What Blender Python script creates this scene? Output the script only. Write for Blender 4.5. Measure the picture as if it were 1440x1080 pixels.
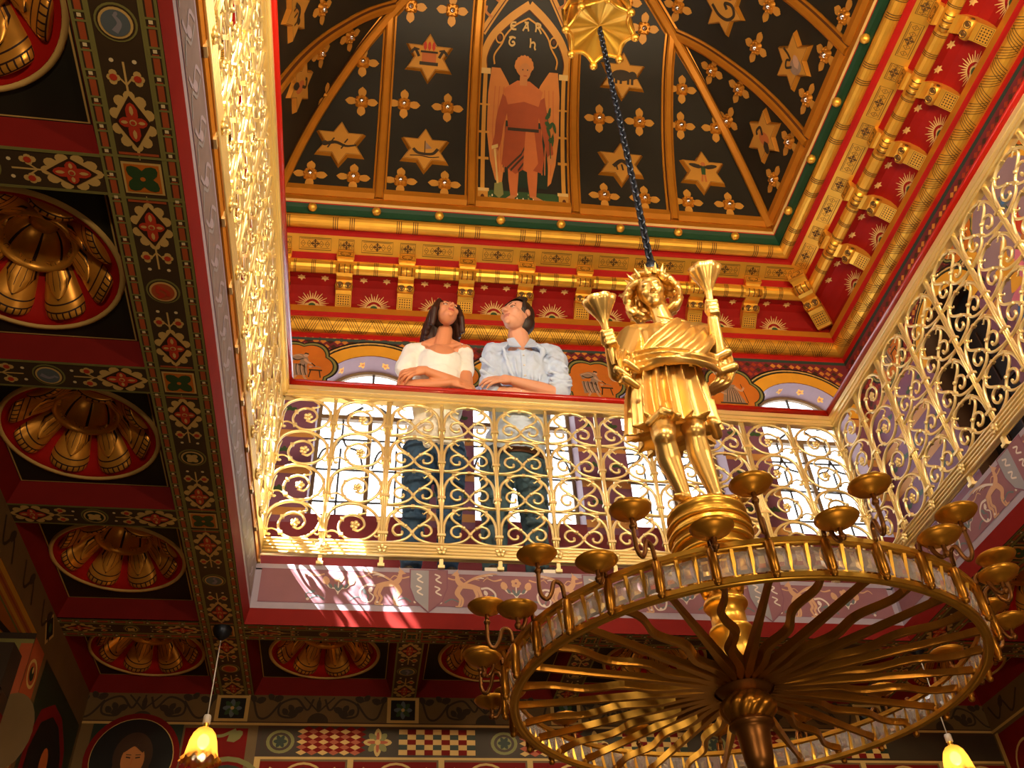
import bpy, bmesh, math, random
from math import sin, cos, pi, sqrt, atan2, radians
from mathutils import Vector, Matrix
random.seed(7)
for _o in list(bpy.data.objects): bpy.data.objects.remove(_o)
SC = bpy.context.scene
COL = SC.collection
# ------------------------------------------------------------------ camera
CAM_POS = Vector((0.56107, -4.18746, -2.26046))
R_ = ((0.98890381, -0.14123044, -0.04607834), (0.06025087, 0.66480917, -0.74457948), (0.13579059, 0.73354123, 0.66594158))
cam_d = bpy.data.cameras.new('camera'); cam = bpy.data.objects.new('camera', cam_d); COL.objects.link(cam)
cam_d.sensor_width = 36.0; cam_d.lens = 1327.2525 / 1440 * 36; cam_d.clip_start = .02
_m = Matrix(((R_[0][0], -R_[1][0], -R_[2][0]), (R_[0][1], -R_[1][1], -R_[2][1]), (R_[0][2], -R_[1][2], -R_[2][2]))).to_4x4()
_m.translation = CAM_POS
cam.matrix_world = _m
SC.camera = cam
SC.view_settings.view_transform = 'Standard'; SC.view_settings.look = 'None'
SC.view_settings.gamma = 1.0; SC.view_settings.exposure = 0.0; SC.view_settings.use_curve_mapping = False
# ------------------------------------------------------------------ daylight
w = bpy.data.worlds.new('sky'); SC.world = w; w.use_nodes = True
_bg = w.node_tree.nodes['Background']; _bg.inputs[0].default_value = (0.93, 0.96, 1.0, 1); _bg.inputs[1].default_value = 5.0
def light(name, kind, loc, energy, color, target=None, size=.3, size_y=None, spot=None, radius=.05):
    d = bpy.data.lights.new(name, kind); o = bpy.data.objects.new(name, d); COL.objects.link(o)
    o.location = loc; d.energy = energy; d.color = color
    if kind == 'AREA':
        d.size = size
        if size_y: d.shape = 'RECTANGLE'; d.size_y = size_y
    elif kind in ('POINT', 'SPOT'): d.shadow_soft_size = radius
    if spot: d.spot_size = radians(spot); d.spot_blend = .6
    if target is not None:
        o.rotation_euler = (Vector(target) - Vector(loc)).to_track_quat('-Z', 'Y').to_euler()
    return o
SUN_DIR = Vector((1, .5, -1.27)).normalized()
_sun = light('sun', 'SUN', (-6, -3, 7), 130.0, (1.0, .93, .82)); _sun.data.angle = radians(.6)
_sun.rotation_euler = SUN_DIR.to_track_quat('-Z', 'Y').to_euler()
WARM = (1.0, .77, .47)
# gallery wall lamps that wash the cornice and the vault
for _p, _t, _e in (((3.75, -3.6, .9), (2.0, .4, 3.1), 75), ((1.0, -3.8, .9), (1.2, .4, 3.1), 75), ((2.2, -3.8, .9), (1.7, .2, 4.2), 50), ((-.6, -3.9, .9), (1.6, -.2, 3.6), 15), ((.35, .6, .4), (.5, .1, 3.4), 6)):
    light('gallery lamp', 'AREA', _p, _e, WARM, _t, .35)
# lamps of the lower room
for _p, _e in (((-.2, -5.0, -1.3), 95), ((2.6, -5.0, -1.4), 105), ((1.6, -2.9, -2.6), 16)):
    light('lower room lamp', 'POINT', _p, _e, (1.0, .70, .42), radius=.1)
# ------------------------------------------------------------------ dimensions
W = 3.345; DP = -3.345            # void: x 0..W, y DP..0
GAL = .85                         # gallery depth
XL, XR, YF, YN = -.3, 3.545, .2, -3.645   # foot of the vault
ZT = .244                         # gallery floor
CX, CY = 1.632, -1.73             # chain and chandelier
def tilt(x): return .025 * (x - 1.6)
# ------------------------------------------------------------------ materials
MATS = {}
def hexc(h):
    h = h.lstrip('#'); c = [int(h[i:i + 2], 16) / 255 for i in (0, 2, 4)]
    return tuple(((x / 12.92) if x <= .04045 else ((x + .055) / 1.055) ** 2.4) for x in c)
def mat(name, col, rough=.55, metal=0.0, var=.18, scale=9.0, bump=0.0, bscale=60.0, spec=.4, coat=0.0):
    if isinstance(col, str): col = hexc(col)
    m = bpy.data.materials.new(name); m.use_nodes = True; nt = m.node_tree; b = nt.nodes['Principled BSDF']
    b.inputs['Roughness'].default_value = rough; b.inputs['Metallic'].default_value = metal
    b.inputs['Specular IOR Level'].default_value = spec; b.inputs['Coat Weight'].default_value = coat
    tc = nt.nodes.new('ShaderNodeTexCoord'); nz = nt.nodes.new('ShaderNodeTexNoise')
    nz.inputs['Scale'].default_value = scale; nz.inputs['Detail'].default_value = 4
    nt.links.new(tc.outputs['Object'], nz.inputs['Vector'])
    mx = nt.nodes.new('ShaderNodeMix'); mx.data_type = 'RGBA'
    mx.inputs[6].default_value = (*[c * (1 - var) for c in col], 1); mx.inputs[7].default_value = (*[min(1, c * (1 + var)) for c in col], 1)
    nt.links.new(nz.outputs['Fac'], mx.inputs[0]); nt.links.new(mx.outputs[2], b.inputs['Base Color'])
    if bump:
        n2 = nt.nodes.new('ShaderNodeTexNoise'); n2.inputs['Scale'].default_value = bscale; n2.inputs['Detail'].default_value = 3
        nt.links.new(tc.outputs['Object'], n2.inputs['Vector'])
        bp = nt.nodes.new('ShaderNodeBump'); bp.inputs['Strength'].default_value = bump; bp.inputs['Distance'].default_value = .004
        nt.links.new(n2.outputs['Fac'], bp.inputs['Height']); nt.links.new(bp.outputs['Normal'], b.inputs['Normal'])
    MATS[name] = m; return m
mat('gold', '#e8b548', .32, .85, .12, bump=.15, bscale=40)
mat('rail_gold', '#f8e0a0', .34, .68, .1, bump=.12, bscale=60)
mat('cornice_gold', '#e6ac3c', .36, .65, .18, bump=.12, bscale=30)
mat('cornice_line', '#5a3a08', .6, .2, .15)
mat('rib_gold', '#c67f22', .42, .5, .15)
mat('rib_line', '#5a2e0c', .6, .1, .15)
mat('bronze', '#a87426', .34, .85, .3, scale=14)
mat('dark_bronze', '#7d5226', .38, .8, .2)
mat('statue_gold', '#eec878', .33, .88, .1)
mat('rosette_gold', '#d89a3a', .34, .55, .25, scale=14)
mat('rosette_line', '#2c1006', .6)
mat('red', '#a3150c', .65, 0, .15, spec=.15)
mat('deep_red', '#74140f', .7, 0, .18, spec=.15)
mat('cove_red', '#8a120b', .65, 0, .22, scale=5, spec=.15)
mat('handrail_red', '#a8180c', .3, 0, .12, coat=.4)
mat('vault_dark', '#231f14', .55, 0, .3, scale=4)
mat('coffer_dark', '#24231a', .5, 0, .4, scale=5)
mat('green', '#123d22', .5, 0, .2)
mat('olive', '#7d7a42', .55, 0, .15)
mat('brown_ground', '#41321f', .55, 0, .2)
mat('ochre', '#c9a862', .6, 0, .15)
mat('pale_ochre', '#cfa862', .6, 0, .12)
mat('brick', '#a8502a', .55, 0, .18)
mat('cream', '#e0cf9f', .6, 0, .1)
mat('flower_red', '#b93a22', .55, 0, .15)
mat('leaf_green', '#2f4a26', .55, 0, .2)
mat('blue_grey', '#59646a', .6, 0, .15)
mat('black', '#0d0906', .6, 0, .1)
mat('rose', '#7f5560', .7, 0, .15)
mat('mauve_border', '#93899a', .6, 0, .14, scale=12)
mat('mauve_grey', '#85838c', .6, 0, .12)
mat('frieze_tan', '#b98f70', .6, 0, .15)
mat('frieze_pale', '#c9bcb6', .6, 0, .12)
mat('frieze_orange', '#e0964a', .55, 0, .12)
mat('side_frieze', '#74676a', .6, 0, .25, scale=16)
mat('wall_maroon', '#6e2028', .6, 0, .15)
mat('wall_mauve', '#74475a', .6, 0, .2)
mat('wall_band', '#b9813f', .6, 0, .15)
mat('reveal', '#8a6f74', .6, 0, .12)
mat('orange', '#c0691c', .55, 0, .2)
mat('yellow', '#d99a2a', .55, 0, .12)
mat('tile_red', '#96301a', .5, 0, .2, scale=20)
mat('tile_orange', '#c07a2c', .5, 0, .2, scale=20)
mat('dark_green', '#1d2c1c', .55, 0, .2)
mat('figure_grey', '#8f7560', .6, 0, .25, scale=20)
mat('figure_dark', '#362a1a', .6, 0, .2)
mat('wood', '#3a2413', .5, 0, .25)
mat('stone_brown', '#6b5430', .6, 0, .2)
mat('terracotta', '#b5622e', .6, 0, .15)
mat('robe_red', '#96441f', .6, 0, .2)
mat('wing', '#c07634', .6, 0, .15)
mat('paint_skin', '#b5743c', .6, 0, .12)
mat('gold_paint', '#c58a35', .5, .15, .15)
mat('lead', '#4a463e', .5, .3, .1)
mat('frame_wood', '#7d6546', .5, 0, .15)
mat('floor_wood', '#4a3420', .6, 0, .2)
mat('plain_dark', '#33261a', .7, 0, .2)
mat('skin_w', '#d08a62', .5, 0, .06, scale=5)
mat('skin_m', '#d49a7c', .5, 0, .06, scale=5)
mat('lips', '#b0524a', .4, 0, .05); mat('lips_m', '#bb7460', .45, 0, .05)
mat('hair_w', '#341b12', .45, 0, .3, scale=40, bump=.4, bscale=120)
mat('hair_m', '#2a1a10', .5, 0, .3, scale=40, bump=.4, bscale=120)
mat('knit', '#e6e6e2', .8, 0, .05, bump=.3, bscale=160)
mat('shirt', '#bccde8', .75, 0, .05, scale=50, bump=.15, bscale=40)
mat('jeans', '#2c4a6e', .8, 0, .22, scale=14, bump=.2, bscale=120)
mat('jeans_m', '#435e6d', .8, 0, .2, scale=14, bump=.2, bscale=120)
mat('belt', '#4a2a18', .5)
mat('shoe', '#2a2420', .5)
mat('sole', '#d8d2c4', .6)
mat('eye_white', '#b9aca2', .4)
mat('eye_dark', '#20120c', .2)
mat('iron', '#3b4250', .38, .85, .15)
mat('white_plastic', '#d9d5cc', .4)
mat('blue', '#3a6ea5', .6, 0, .2); mat('pink', '#cf6f86', .6, 0, .2); mat('teal', '#4f9a86', .6, 0, .2)
def glass(name, col, rough, gloss, trans=False):
    m = bpy.data.materials.new(name); m.use_nodes = True; nt = m.node_tree; nt.nodes.clear()
    o = nt.nodes.new('ShaderNodeOutputMaterial'); t = nt.nodes.new('ShaderNodeBsdfTranslucent' if trans else 'ShaderNodeBsdfTransparent')
    t.inputs[0].default_value = (*col, 1); g = nt.nodes.new('ShaderNodeBsdfGlossy'); g.inputs['Roughness'].default_value = rough
    mx = nt.nodes.new('ShaderNodeMixShader'); mx.inputs[0].default_value = gloss
    nt.links.new(t.outputs[0], mx.inputs[1]); nt.links.new(g.outputs[0], mx.inputs[2])
    last = mx
    if trans:
        tr = nt.nodes.new('ShaderNodeBsdfTransparent'); tr.inputs[0].default_value = (*col, 1)
        m2 = nt.nodes.new('ShaderNodeMixShader'); m2.inputs[0].default_value = .45
        nt.links.new(mx.outputs[0], m2.inputs[1]); nt.links.new(tr.outputs[0], m2.inputs[2]); last = m2
    nt.links.new(last.outputs[0], o.inputs[0]); MATS[name] = m
glass('pane', (.97, .98, 1), .05, .06)
glass('amber_glass', (1.0, .52, .10), .2, .1, True)
def crystal():
    m = bpy.data.materials.new('crystal'); m.use_nodes = True; b = m.node_tree.nodes['Principled BSDF']
    b.inputs['Base Color'].default_value = (.96, .96, 1, 1); b.inputs['Roughness'].default_value = .04
    b.inputs['Transmission Weight'].default_value = .75; b.inputs['IOR'].default_value = 1.5; MATS['crystal'] = m
crystal()
def mirror():
    m = mat('mirror', (.95, .93, .85), .06, 1.0, .02)
mirror()
def emit(name, col, s):
    m = bpy.data.materials.new(name); m.use_nodes = True; b = m.node_tree.nodes['Principled BSDF']
    b.inputs['Emission Color'].default_value = (*col, 1); b.inputs['Emission Strength'].default_value = s; MATS[name] = m
emit('bulb', (1, .72, .36), 14)
mat('pan_gold', '#c98f2e', .38, .75, .25, scale=14)
# ------------------------------------------------------------------ mesh helpers
V3 = Vector
class MB:
    def __init__(s): s.v = []; s.f = []; s.k = []; s.sm = []
    def add(s, vs, fs, k, smooth=False, M=None):
        b = len(s.v)
        s.v += [tuple(M @ V3(p)) for p in vs] if M is not None else [tuple(p) for p in vs]
        for i, f in enumerate(fs):
            s.f.append(tuple(b + j for j in f)); s.k.append(k[i] if isinstance(k, list) else k); s.sm.append(smooth)
        return s
    def box(s, c, d, k, M=None):
        x, y, z = c; a, b, e = d[0] / 2, d[1] / 2, d[2] / 2
        vs = [(x + i * a, y + j * b, z + l * e) for l in (-1, 1) for j in (-1, 1) for i in (-1, 1)]
        return s.add(vs, [(0, 2, 3, 1), (4, 5, 7, 6), (0, 1, 5, 4), (2, 6, 7, 3), (0, 4, 6, 2), (1, 3, 7, 5)], k, False, M)
    def box2(s, a, b, k): return s.box([(p + q) / 2 for p, q in zip(a, b)], [abs(q - p) for p, q in zip(a, b)], k)
    def tube(s, pts, r, k, n=8, closed=False, caps=True, M=None, flat=(1, 1), up=None):
        pts = [V3(p) for p in pts]; N = len(pts)
        rs = r if isinstance(r, (list, tuple)) else [r] * N
        T = []
        for i in range(N):
            a = pts[i - 1] if (i > 0 or closed) else pts[0]; b = pts[(i + 1) % N] if (i < N - 1 or closed) else pts[-1]
            t = b - a; T.append(t.normalized() if t.length > 1e-9 else V3((0, 0, 1)))
        u = V3(up) if up else (V3((0, 0, 1)) if abs(T[0].z) < .9 else V3((1, 0, 0)))
        vs = []
        for i in range(N):
            u = (V3(up) if up else u) ; u = u - T[i] * u.dot(T[i])
            u = u.normalized() if u.length > 1e-6 else T[i].orthogonal().normalized()
            w_ = T[i].cross(u)
            for j in range(n):
                a = 2 * pi * (j + .5) / n
                vs.append(pts[i] + (u * (cos(a) * flat[0]) + w_ * (sin(a) * flat[1])) * rs[i])
        fs = []
        for i in range(N if closed else N - 1):
            for j in range(n):
                a, b = i * n + j, i * n + (j + 1) % n; c, d = ((i + 1) % N) * n + (j + 1) % n, ((i + 1) % N) * n + j
                fs.append((a, b, c, d))
        if caps and not closed: fs += [tuple(range(n))[::-1], tuple(range((N - 1) * n, N * n))]
        return s.add(vs, fs, k, n > 5, M)
    def lathe(s, prof, k, n=24, M=None, c=(0, 0, 0), rf=None, smooth=True, caps=False):
        vs = []; fs = []; ks = []
        for i, (r, z) in enumerate(prof):
            for j in range(n):
                a = 2 * pi * j / n; q = r * (rf(i, a) if rf else 1)
                vs.append((c[0] + q * cos(a), c[1] + q * sin(a), c[2] + z))
        for i in range(len(prof) - 1):
            for j in range(n):
                fs.append((i * n + j, i * n + (j + 1) % n, (i + 1) * n + (j + 1) % n, (i + 1) * n + j))
                ks.append(k[i] if isinstance(k, list) else k)
        for i in ((0, len(prof) - 1) if caps else ()):
            if prof[i][0] > 1e-6:
                fs.append(tuple(range(i * n, i * n + n))); ks.append(k[min(i, len(k) - 1)] if isinstance(k, list) else k)
        return s.add(vs, fs, ks, smooth, M)
    def grid(s, fn, nu, nv, k, cu=False, M=None, smooth=True):
        vs = []; fs = []; ks = []
        for i in range(nu if cu else nu + 1):
            for j in range(nv + 1): vs.append(fn(i / nu, j / nv))
        R = nv + 1; n = nu
        for i in range(n):
            for j in range(nv):
                a = i * R + j; b = ((i + 1) % nu if cu else i + 1) * R + j
                fs.append((a, b, b + 1, a + 1)); ks.append(k((i + .5) / nu, (j + .5) / nv) if callable(k) else k)
        return s.add(vs, fs, ks, smooth, M)
    def ball(s, c, r, k, n=10, M=None, sc=(1, 1, 1)):
        m = max(4, n // 2)
        return s.grid(lambda u, v: (c[0] + r * sc[0] * sin(pi * v) * cos(2 * pi * u), c[1] + r * sc[1] * sin(pi * v) * sin(2 * pi * u), c[2] - r * sc[2] * cos(pi * v)), n, m, k, True, M)
    def prism(s, poly, z0, z1, k, M=None, top=None, inset=1.0):
        n = len(poly); cx = sum(p[0] for p in poly) / n; cy = sum(p[1] for p in poly) / n
        vs = [(x, y, z0) for x, y in poly] + [(cx + (x - cx) * inset, cy + (y - cy) * inset, z1) for x, y in poly]
        fs = [tuple(range(n))[::-1], tuple(range(n, 2 * n))] + [(i, (i + 1) % n, n + (i + 1) % n, n + i) for i in range(n)]
        return s.add(vs, fs, [k, top or k] + [k] * n, False, M)
    def sweep(s, path, nrm, sides, prof, k):   # prof: (side, out) points; open strip
        n = len(prof); vs = []; fs = []; ks = []
        for p, N, S in zip(path, nrm, sides):
            for a, b in prof: vs.append(V3(p) + V3(S) * a + V3(N) * b)
        for i in range(len(path) - 1):
            for j in range(n - 1):
                fs.append((i * n + j, i * n + j + 1, (i + 1) * n + j + 1, (i + 1) * n + j)); ks.append(k[j] if isinstance(k, list) else k)
        return s.add(vs, fs, ks, False)
    def build(s, name, parent=None, off=None, fix=True):
        me = bpy.data.meshes.new(name)
        off = V3(off) if off is not None else (V3(parent['_o']) if (parent is not None and '_o' in parent) else V3((0, 0, 0)))
        me.from_pydata([V3(p) - off for p in s.v], [], s.f)
        keys = []
        for q in s.k:
            if q not in keys: keys.append(q)
        for q in keys: me.materials.append(MATS[q])
        me.polygons.foreach_set('material_index', [keys.index(q) for q in s.k])
        me.polygons.foreach_set('use_smooth', s.sm)
        if fix:
            bm = bmesh.new(); bm.from_mesh(me); bmesh.ops.recalc_face_normals(bm, faces=bm.faces); bm.to_mesh(me); bm.free()
        me.update()
        return link(name, me, parent)
def link(name, me, parent=None):
    o = bpy.data.objects.new(name, me); COL.objects.link(o)
    if parent is not None: o.parent = parent
    return o
def tag(o, label=None, cat=None, group=None, kind=None):
    if label: o['label'] = label
    if cat: o['category'] = cat
    if group: o['group'] = group
    if kind: o['kind'] = kind
    return o
def thing(name, label, cat, loc=(0, 0, 0), group=None, rot=None):
    o = bpy.data.objects.new(name, None); COL.objects.link(o); o.location = loc; o.empty_display_size = .05
    if rot: o.rotation_euler = rot
    o['_o'] = (0.0, 0.0, 0.0)
    return tag(o, label, cat, group)
def kids(o): return [c for c in bpy.data.objects if c.parent == o]
def dup(o, parent=None, loc=None, mw=None):
    ch = kids(o)
    c = o.copy(); COL.objects.link(c)
    if parent is not None: c.parent = parent
    if mw is not None: c.matrix_basis = mw
    elif loc is not None: c.location = loc
    for q in ch: dup(q, c)
    return c
def struct(mb, name, parent=None): return tag(mb.build(name, parent), kind='structure')
ORD = ['first', 'second', 'third', 'fourth', 'fifth', 'sixth', 'seventh', 'eighth', 'ninth', 'tenth', 'eleventh', 'twelfth', 'thirteenth', 'fourteenth', 'fifteenth', 'sixteenth']
def frame(O, U, Vv, N):
    m = Matrix.Identity(4)
    for i in range(3): m[i][0] = U[i]; m[i][1] = Vv[i]; m[i][2] = N[i]; m[i][3] = O[i]
    return m
def bez(p, n=10):   # catmull-rom through points
    p = [V3(q) if len(q) == 3 else V3((q[0], q[1], 0)) for q in p]; out = []
    for i in range(len(p) - 1):
        a = p[i - 1] if i else p[0] * 2 - p[1]; b = p[i]; c = p[i + 1]; d = p[i + 2] if i + 2 < len(p) else p[-1] * 2 - p[-2]
        for j in range(n):
            t = j / n
            out.append(.5 * ((2 * b) + (c - a) * t + (2 * a - 5 * b + 4 * c - d) * t * t + (3 * b - a - 3 * c + d) * t ** 3))
    out.append(p[-1]); return out
# ------------------------------------------------------------------ flat painted decoration (layers of thin paint on a surface)
class Paint:
    def __init__(s, fn, h=.0012, dl=.0011, vs=None, us=None):
        s.fn = fn; s.h = h; s.dl = dl; s.polys = []; s.vs = vs; s.us = us; s.ox = s.oy = 0.0; s.rot = 0.0; s.sc = 1.0; s.fl = 1
    def at(s, x, y, rot=0.0, sc=1.0, fl=1): s.ox, s.oy, s.rot, s.sc, s.fl = x, y, rot, sc, fl; return s
    def T(s, p):
        x, y = p[0] * s.sc * s.fl, p[1] * s.sc; c, n = cos(s.rot), sin(s.rot)
        return (s.ox + x * c - y * n, s.oy + x * n + y * c)
    def poly(s, pts, k, L=0): s.polys.append(([s.T(p) for p in pts], k, L + (len(s.polys) % 41) * .012)); return s
    def rect(s, u0, v0, u1, v1, k, L=0): return s.poly([(u0, v0), (u1, v0), (u1, v1), (u0, v1)], k, L)
    def disc(s, x, y, r, k, L=0, n=20, ry=None, rot=0):
        ry = ry or r; c, d = cos(rot), sin(rot)
        return s.poly([(x + r * cos(2 * pi * i / n) * c - ry * sin(2 * pi * i / n) * d, y + r * cos(2 * pi * i / n) * d + ry * sin(2 * pi * i / n) * c) for i in range(n)], k, L)
    def petal(s, x, y, a, l, w_, k, L=0):
        q = [(0, 0), (l * .3, w_ * .5), (l * .65, w_ * .5), (l * .9, w_ * .28), (l, 0), (l * .9, -w_ * .28), (l * .65, -w_ * .5), (l * .3, -w_ * .5)]
        return s.poly([(x + p[0] * cos(a) - p[1] * sin(a), y + p[0] * sin(a) + p[1] * cos(a)) for p in q], k, L)
    def line(s, pts, wd, k, L=0, closed=False):
        pts = [V3((p[0], p[1], 0)) for p in pts]; n = len(pts)
        ws = wd if isinstance(wd, (list, tuple)) else [wd] * n
        ls = []; rs = []
        for i in range(n):
            a = pts[i - 1] if (i or closed) else pts[0]; b = pts[(i + 1) % n] if (i < n - 1 or closed) else pts[-1]
            t = (b - a); t = t.normalized() if t.length > 1e-9 else V3((1, 0, 0)); q = V3((-t.y, t.x, 0)) * ws[i] * .5
            ls.append(pts[i] + q); rs.append(pts[i] - q)
        for i in range(n if closed else n - 1):
            j = (i + 1) % n; s.poly([ls[i], ls[j], rs[j], rs[i]], k, L)
        return s
    def curve(s, pts, wd, k, L=0, n=6):
        c = bez(pts, n)
        if isinstance(wd, (list, tuple)): N = len(c); wd = [wd[0] + (wd[1] - wd[0]) * i / (N - 1) for i in range(N)]
        return s.line(c, wd, k, L)
    def ring(s, x, y, r, wd, k, L=0, n=24, ry=None):
        ry = ry or r
        return s.line([(x + r * cos(2 * pi * i / n), y + ry * sin(2 * pi * i / n)) for i in range(n)], wd, k, L, True)
    def mesh(s, mb):
        if s.vs or s.us:
            bm = bmesh.new(); keys = []
            for pts, k, L in s.polys:
                if k not in keys: keys.append(k)
                try: f = bm.faces.new([bm.verts.new((p[0], p[1], L)) for p in pts])
                except Exception: continue
                f.material_index = keys.index(k)
            for ax, lst in ((1, s.vs or []), (0, s.us or [])):
                for q in lst:
                    co = [0, 0, 0]; no = [0, 0, 0]; co[ax] = q; no[ax] = 1
                    bmesh.ops.bisect_plane(bm, geom=bm.verts[:] + bm.edges[:] + bm.faces[:], plane_co=co, plane_no=no, dist=1e-6)
            bmesh.ops.triangulate(bm, faces=bm.faces[:])
            bm.verts.index_update()
            vs = [s.fn(v.co.x, v.co.y, s.h + s.dl * v.co.z) for v in bm.verts]
            mb.add(vs, [tuple(v.index for v in f.verts) for f in bm.faces], [keys[f.material_index] for f in bm.faces])
            bm.free()
        else:
            for pts, k, L in s.polys:
                mb.add([s.fn(p[0], p[1], s.h + s.dl * L) for p in pts], [tuple(range(len(pts)))], k)
        return mb
def plane_fn(O, U, Vv, N):
    O, U, Vv, N = V3(O), V3(U), V3(Vv), V3(N)
    return lambda u, v, h: O + U * u + Vv * v + N * h
# ================================================================== lower ceiling with coffers and painted beams
ZB, ZP = -.08, .005
LX0, LX1 = -.85, W + .85          # lower room side walls
LY1, LY0 = .8, -6.6
def dflower(P, x, y, a, l, wd):
    P.at(x, y, a)
    for t in range(10):
        b = 2 * pi * t / 10; P.disc(cos(b) * l * .43, sin(b) * wd * .41, wd * .16, 'ochre', 1, 10, wd * .14)
    P.disc(0, 0, l * .42, 'ochre', 1, 16, wd * .40)
    P.line([(l * .4, 0), (l * .68, 0)], [.012, .002], 'ochre', 1); P.line([(-l * .4, 0), (-l * .62, 0)], [.012, .002], 'ochre', 1)
    P.poly([(l * .45, 0), (l * .2, wd * .24), (0, wd * .42), (-l * .2, wd * .24), (-l * .45, 0), (-l * .2, -wd * .24), (0, -wd * .42), (l * .2, -wd * .24)], 'wood', 2); P.line([(l * .40, 0), (0, wd * .37), (-l * .40, 0), (0, -wd * .37)], wd * .035, 'ochre', 2.4, True) if False else None
    for t in range(4):
        b = pi / 2 * t; r = l * .34 if t % 2 == 0 else wd * .34
        P.petal(0, 0, b, r, wd * .28, 'flower_red', 3); P.petal(cos(b) * r * .35, sin(b) * r * .35, b, r * .5, wd * .09, 'pale_ochre', 3.6)
    P.disc(0, 0, wd * .09, 'ochre', 4, 10); P.disc(0, 0, wd * .06, 'flower_red', 5, 8); P.at(0, 0)
def sflower(P, x, y, a, s):
    P.at(x, y, a, s)
    P.line([(-.045, 0), (.05, 0)], .006, 'ochre', 1)
    for q in (-1, 1):
        P.line([(-.02, 0), (.0, q * .016)], .005, 'ochre', 1)
        for dx, dy in ((0, .024), (.014, .032), (-.012, .034), (0, .04)): P.disc(dx, q * dy, .011, 'ochre', 1, 8)
        P.disc(.001, q * .032, .011, 'flower_red', 2, 8)
        P.disc(.052, q * .03, .0065, 'cream', 1, 8)
    P.at(0, 0)
def medallion(P, x, y, r, kind, a=0):
    P.at(x, y, a)
    P.disc(0, 0, r * 1.12, 'olive', 1, 24); P.disc(0, 0, r * 1.0, 'brown_ground', 2, 24); P.disc(0, 0, r * .9, 'ochre' if kind != 1 else 'pale_ochre', 3, 24)
    P.disc(0, 0, r * .76, ('dark_green', 'brick', 'blue_grey')[kind], 4, 24)
    c = ('ochre', 'flower_red', 'mauve_grey')[kind]
    if kind == 0:       # a butterfly
        for q in (-1, 1):
            P.petal(0, 0, q * .65 + pi / 2 * 0, r * .62, r * .5, c, 5); P.petal(0, 0, pi - q * .65, r * .62, r * .5, c, 5)
        P.line([(0, -r * .4), (0, r * .35)], r * .1, 'pale_ochre', 6)
    elif kind == 1:     # two leaping hares
        for q in (-1, 1): P.curve([(q * r * .5, -r * .4), (q * r * .3, 0), (0, q * r * .35), (-q * r * .35, q * r * .3)], r * .24, c, 5)
    else:               # a fish
        P.curve([(-r * .5, -r * .1), (0, r * .2), (r * .5, -r * .05)], [r * .36, r * .14], c, 5); P.petal(r * .4, 0, .5, r * .3, r * .2, c, 5)
    P.at(0, 0)
def quatre(P, x, y, s, g='orange'):
    P.at(x, y); P.rect(-s, -s, s, s, 'ochre', 2); P.rect(-s * .88, -s * .88, s * .88, s * .88, g, 3)
    for t in range(4): P.petal(0, 0, pi / 4 + pi / 2 * t, s * 1.02, s * .72, 'leaf_green', 4)
    P.disc(0, 0, s * .14, g, 5, 10); P.at(0, 0)
def interlock(P, L, v, s):
    n = max(2, int(L / .075)); st = L / n
    P.rect(0, v - .02, L, v + .02, 'brown_ground', .5)
    for i in range(n):
        a = i * st; P.rect(a + .014, v - .008, a + st - .006, v + .008, 'brick', 1)
        P.rect(a - .002, v - .005, a + .008, v + .005, 'cream', 3)
        P.line([(a - .012, v - .015), (a + .012, v - .015)], .006, 'olive', 2); P.line([(a + .012, v - .015), (a + .012, v + .015)], .006, 'olive', 2); P.line([(a - .012, v - .015), (a - .012, v + .015)], .006, 'olive', 2)
    for q in (-1, 1): P.rect(0, v + q * .016 - .0035, L, v + q * .016 + .0035, 'olive', 1.5)
_mk = [0]
def beam_seg(P, u0, u1, hw):
    L = u1 - u0; _mk[0] += 1; k = _mk[0] % 3; c = (u0 + u1) / 2; wd = hw * 1.7
    medallion(P, c, 0, hw * .78, k)
    for q in (-1, 1):
        x = c + q * L * .37; dflower(P, x, 0, 0 if q > 0 else pi, L * .235, wd * 1.08); sflower(P, c + q * L * .2, 0, 0 if q < 0 else pi, wd / .12 * 1.12)
def beam(O, U, Vv, L, hw, stops, border, parent):
    P = Paint(plane_fn(O, U, Vv, (0, 0, -1)))
    P.rect(0, -hw, L, hw, 'brown_ground', 0)
    ih = hw
    if border:
        ih = hw - .042
        for q in (-1, 1): interlock(P, L, q * (hw - .021), 1)
    for q in (-1, 1): P.rect(0, q * ih - .0045, L, q * ih + .0045, 'olive', 1); P.rect(0, q * (hw - .003) - .002, L, q * (hw - .003) + .002, 'olive', 2)
    pts = [0] + stops + [L]
    for s in stops:
        if border:
            P.rect(s - ih - .012, -hw, s - ih - .004, hw, 'olive', 2); P.rect(s + ih + .004, -hw, s + ih + .012, hw, 'olive', 2); P.rect(s - ih - .022, -hw * .5, s - ih - .014, hw * .5, 'brick', 2); P.rect(s + ih + .014, -hw * .5, s + ih + .022, hw * .5, 'brick', 2)
        quatre(P, s, 0, ih * .86)
    for i in range(len(pts) - 1):
        a = pts[i] + (ih + .02 if i else .0); b = pts[i + 1] - (ih + .02 if i < len(pts) - 2 else .0)
        if b - a > .3: beam_seg(P, a, b, ih * .95)
    mb = MB(); P.mesh(mb)
    return mb.build('painted_beam', parent)
ceil = MB()
MBW = .205                          # main beam width
BX = [-.117 + .894 * i for i in range(5)]        # cross beam centres along the far side
BY = [.08, -.86, -1.694, -2.53, -3.43]            # along the left and right sides
cof = []                            # coffers: x0,x1,y0,y1
CBW = .0625
lx = (LX0, -.22); rx = (W + .22, LX1)
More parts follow.
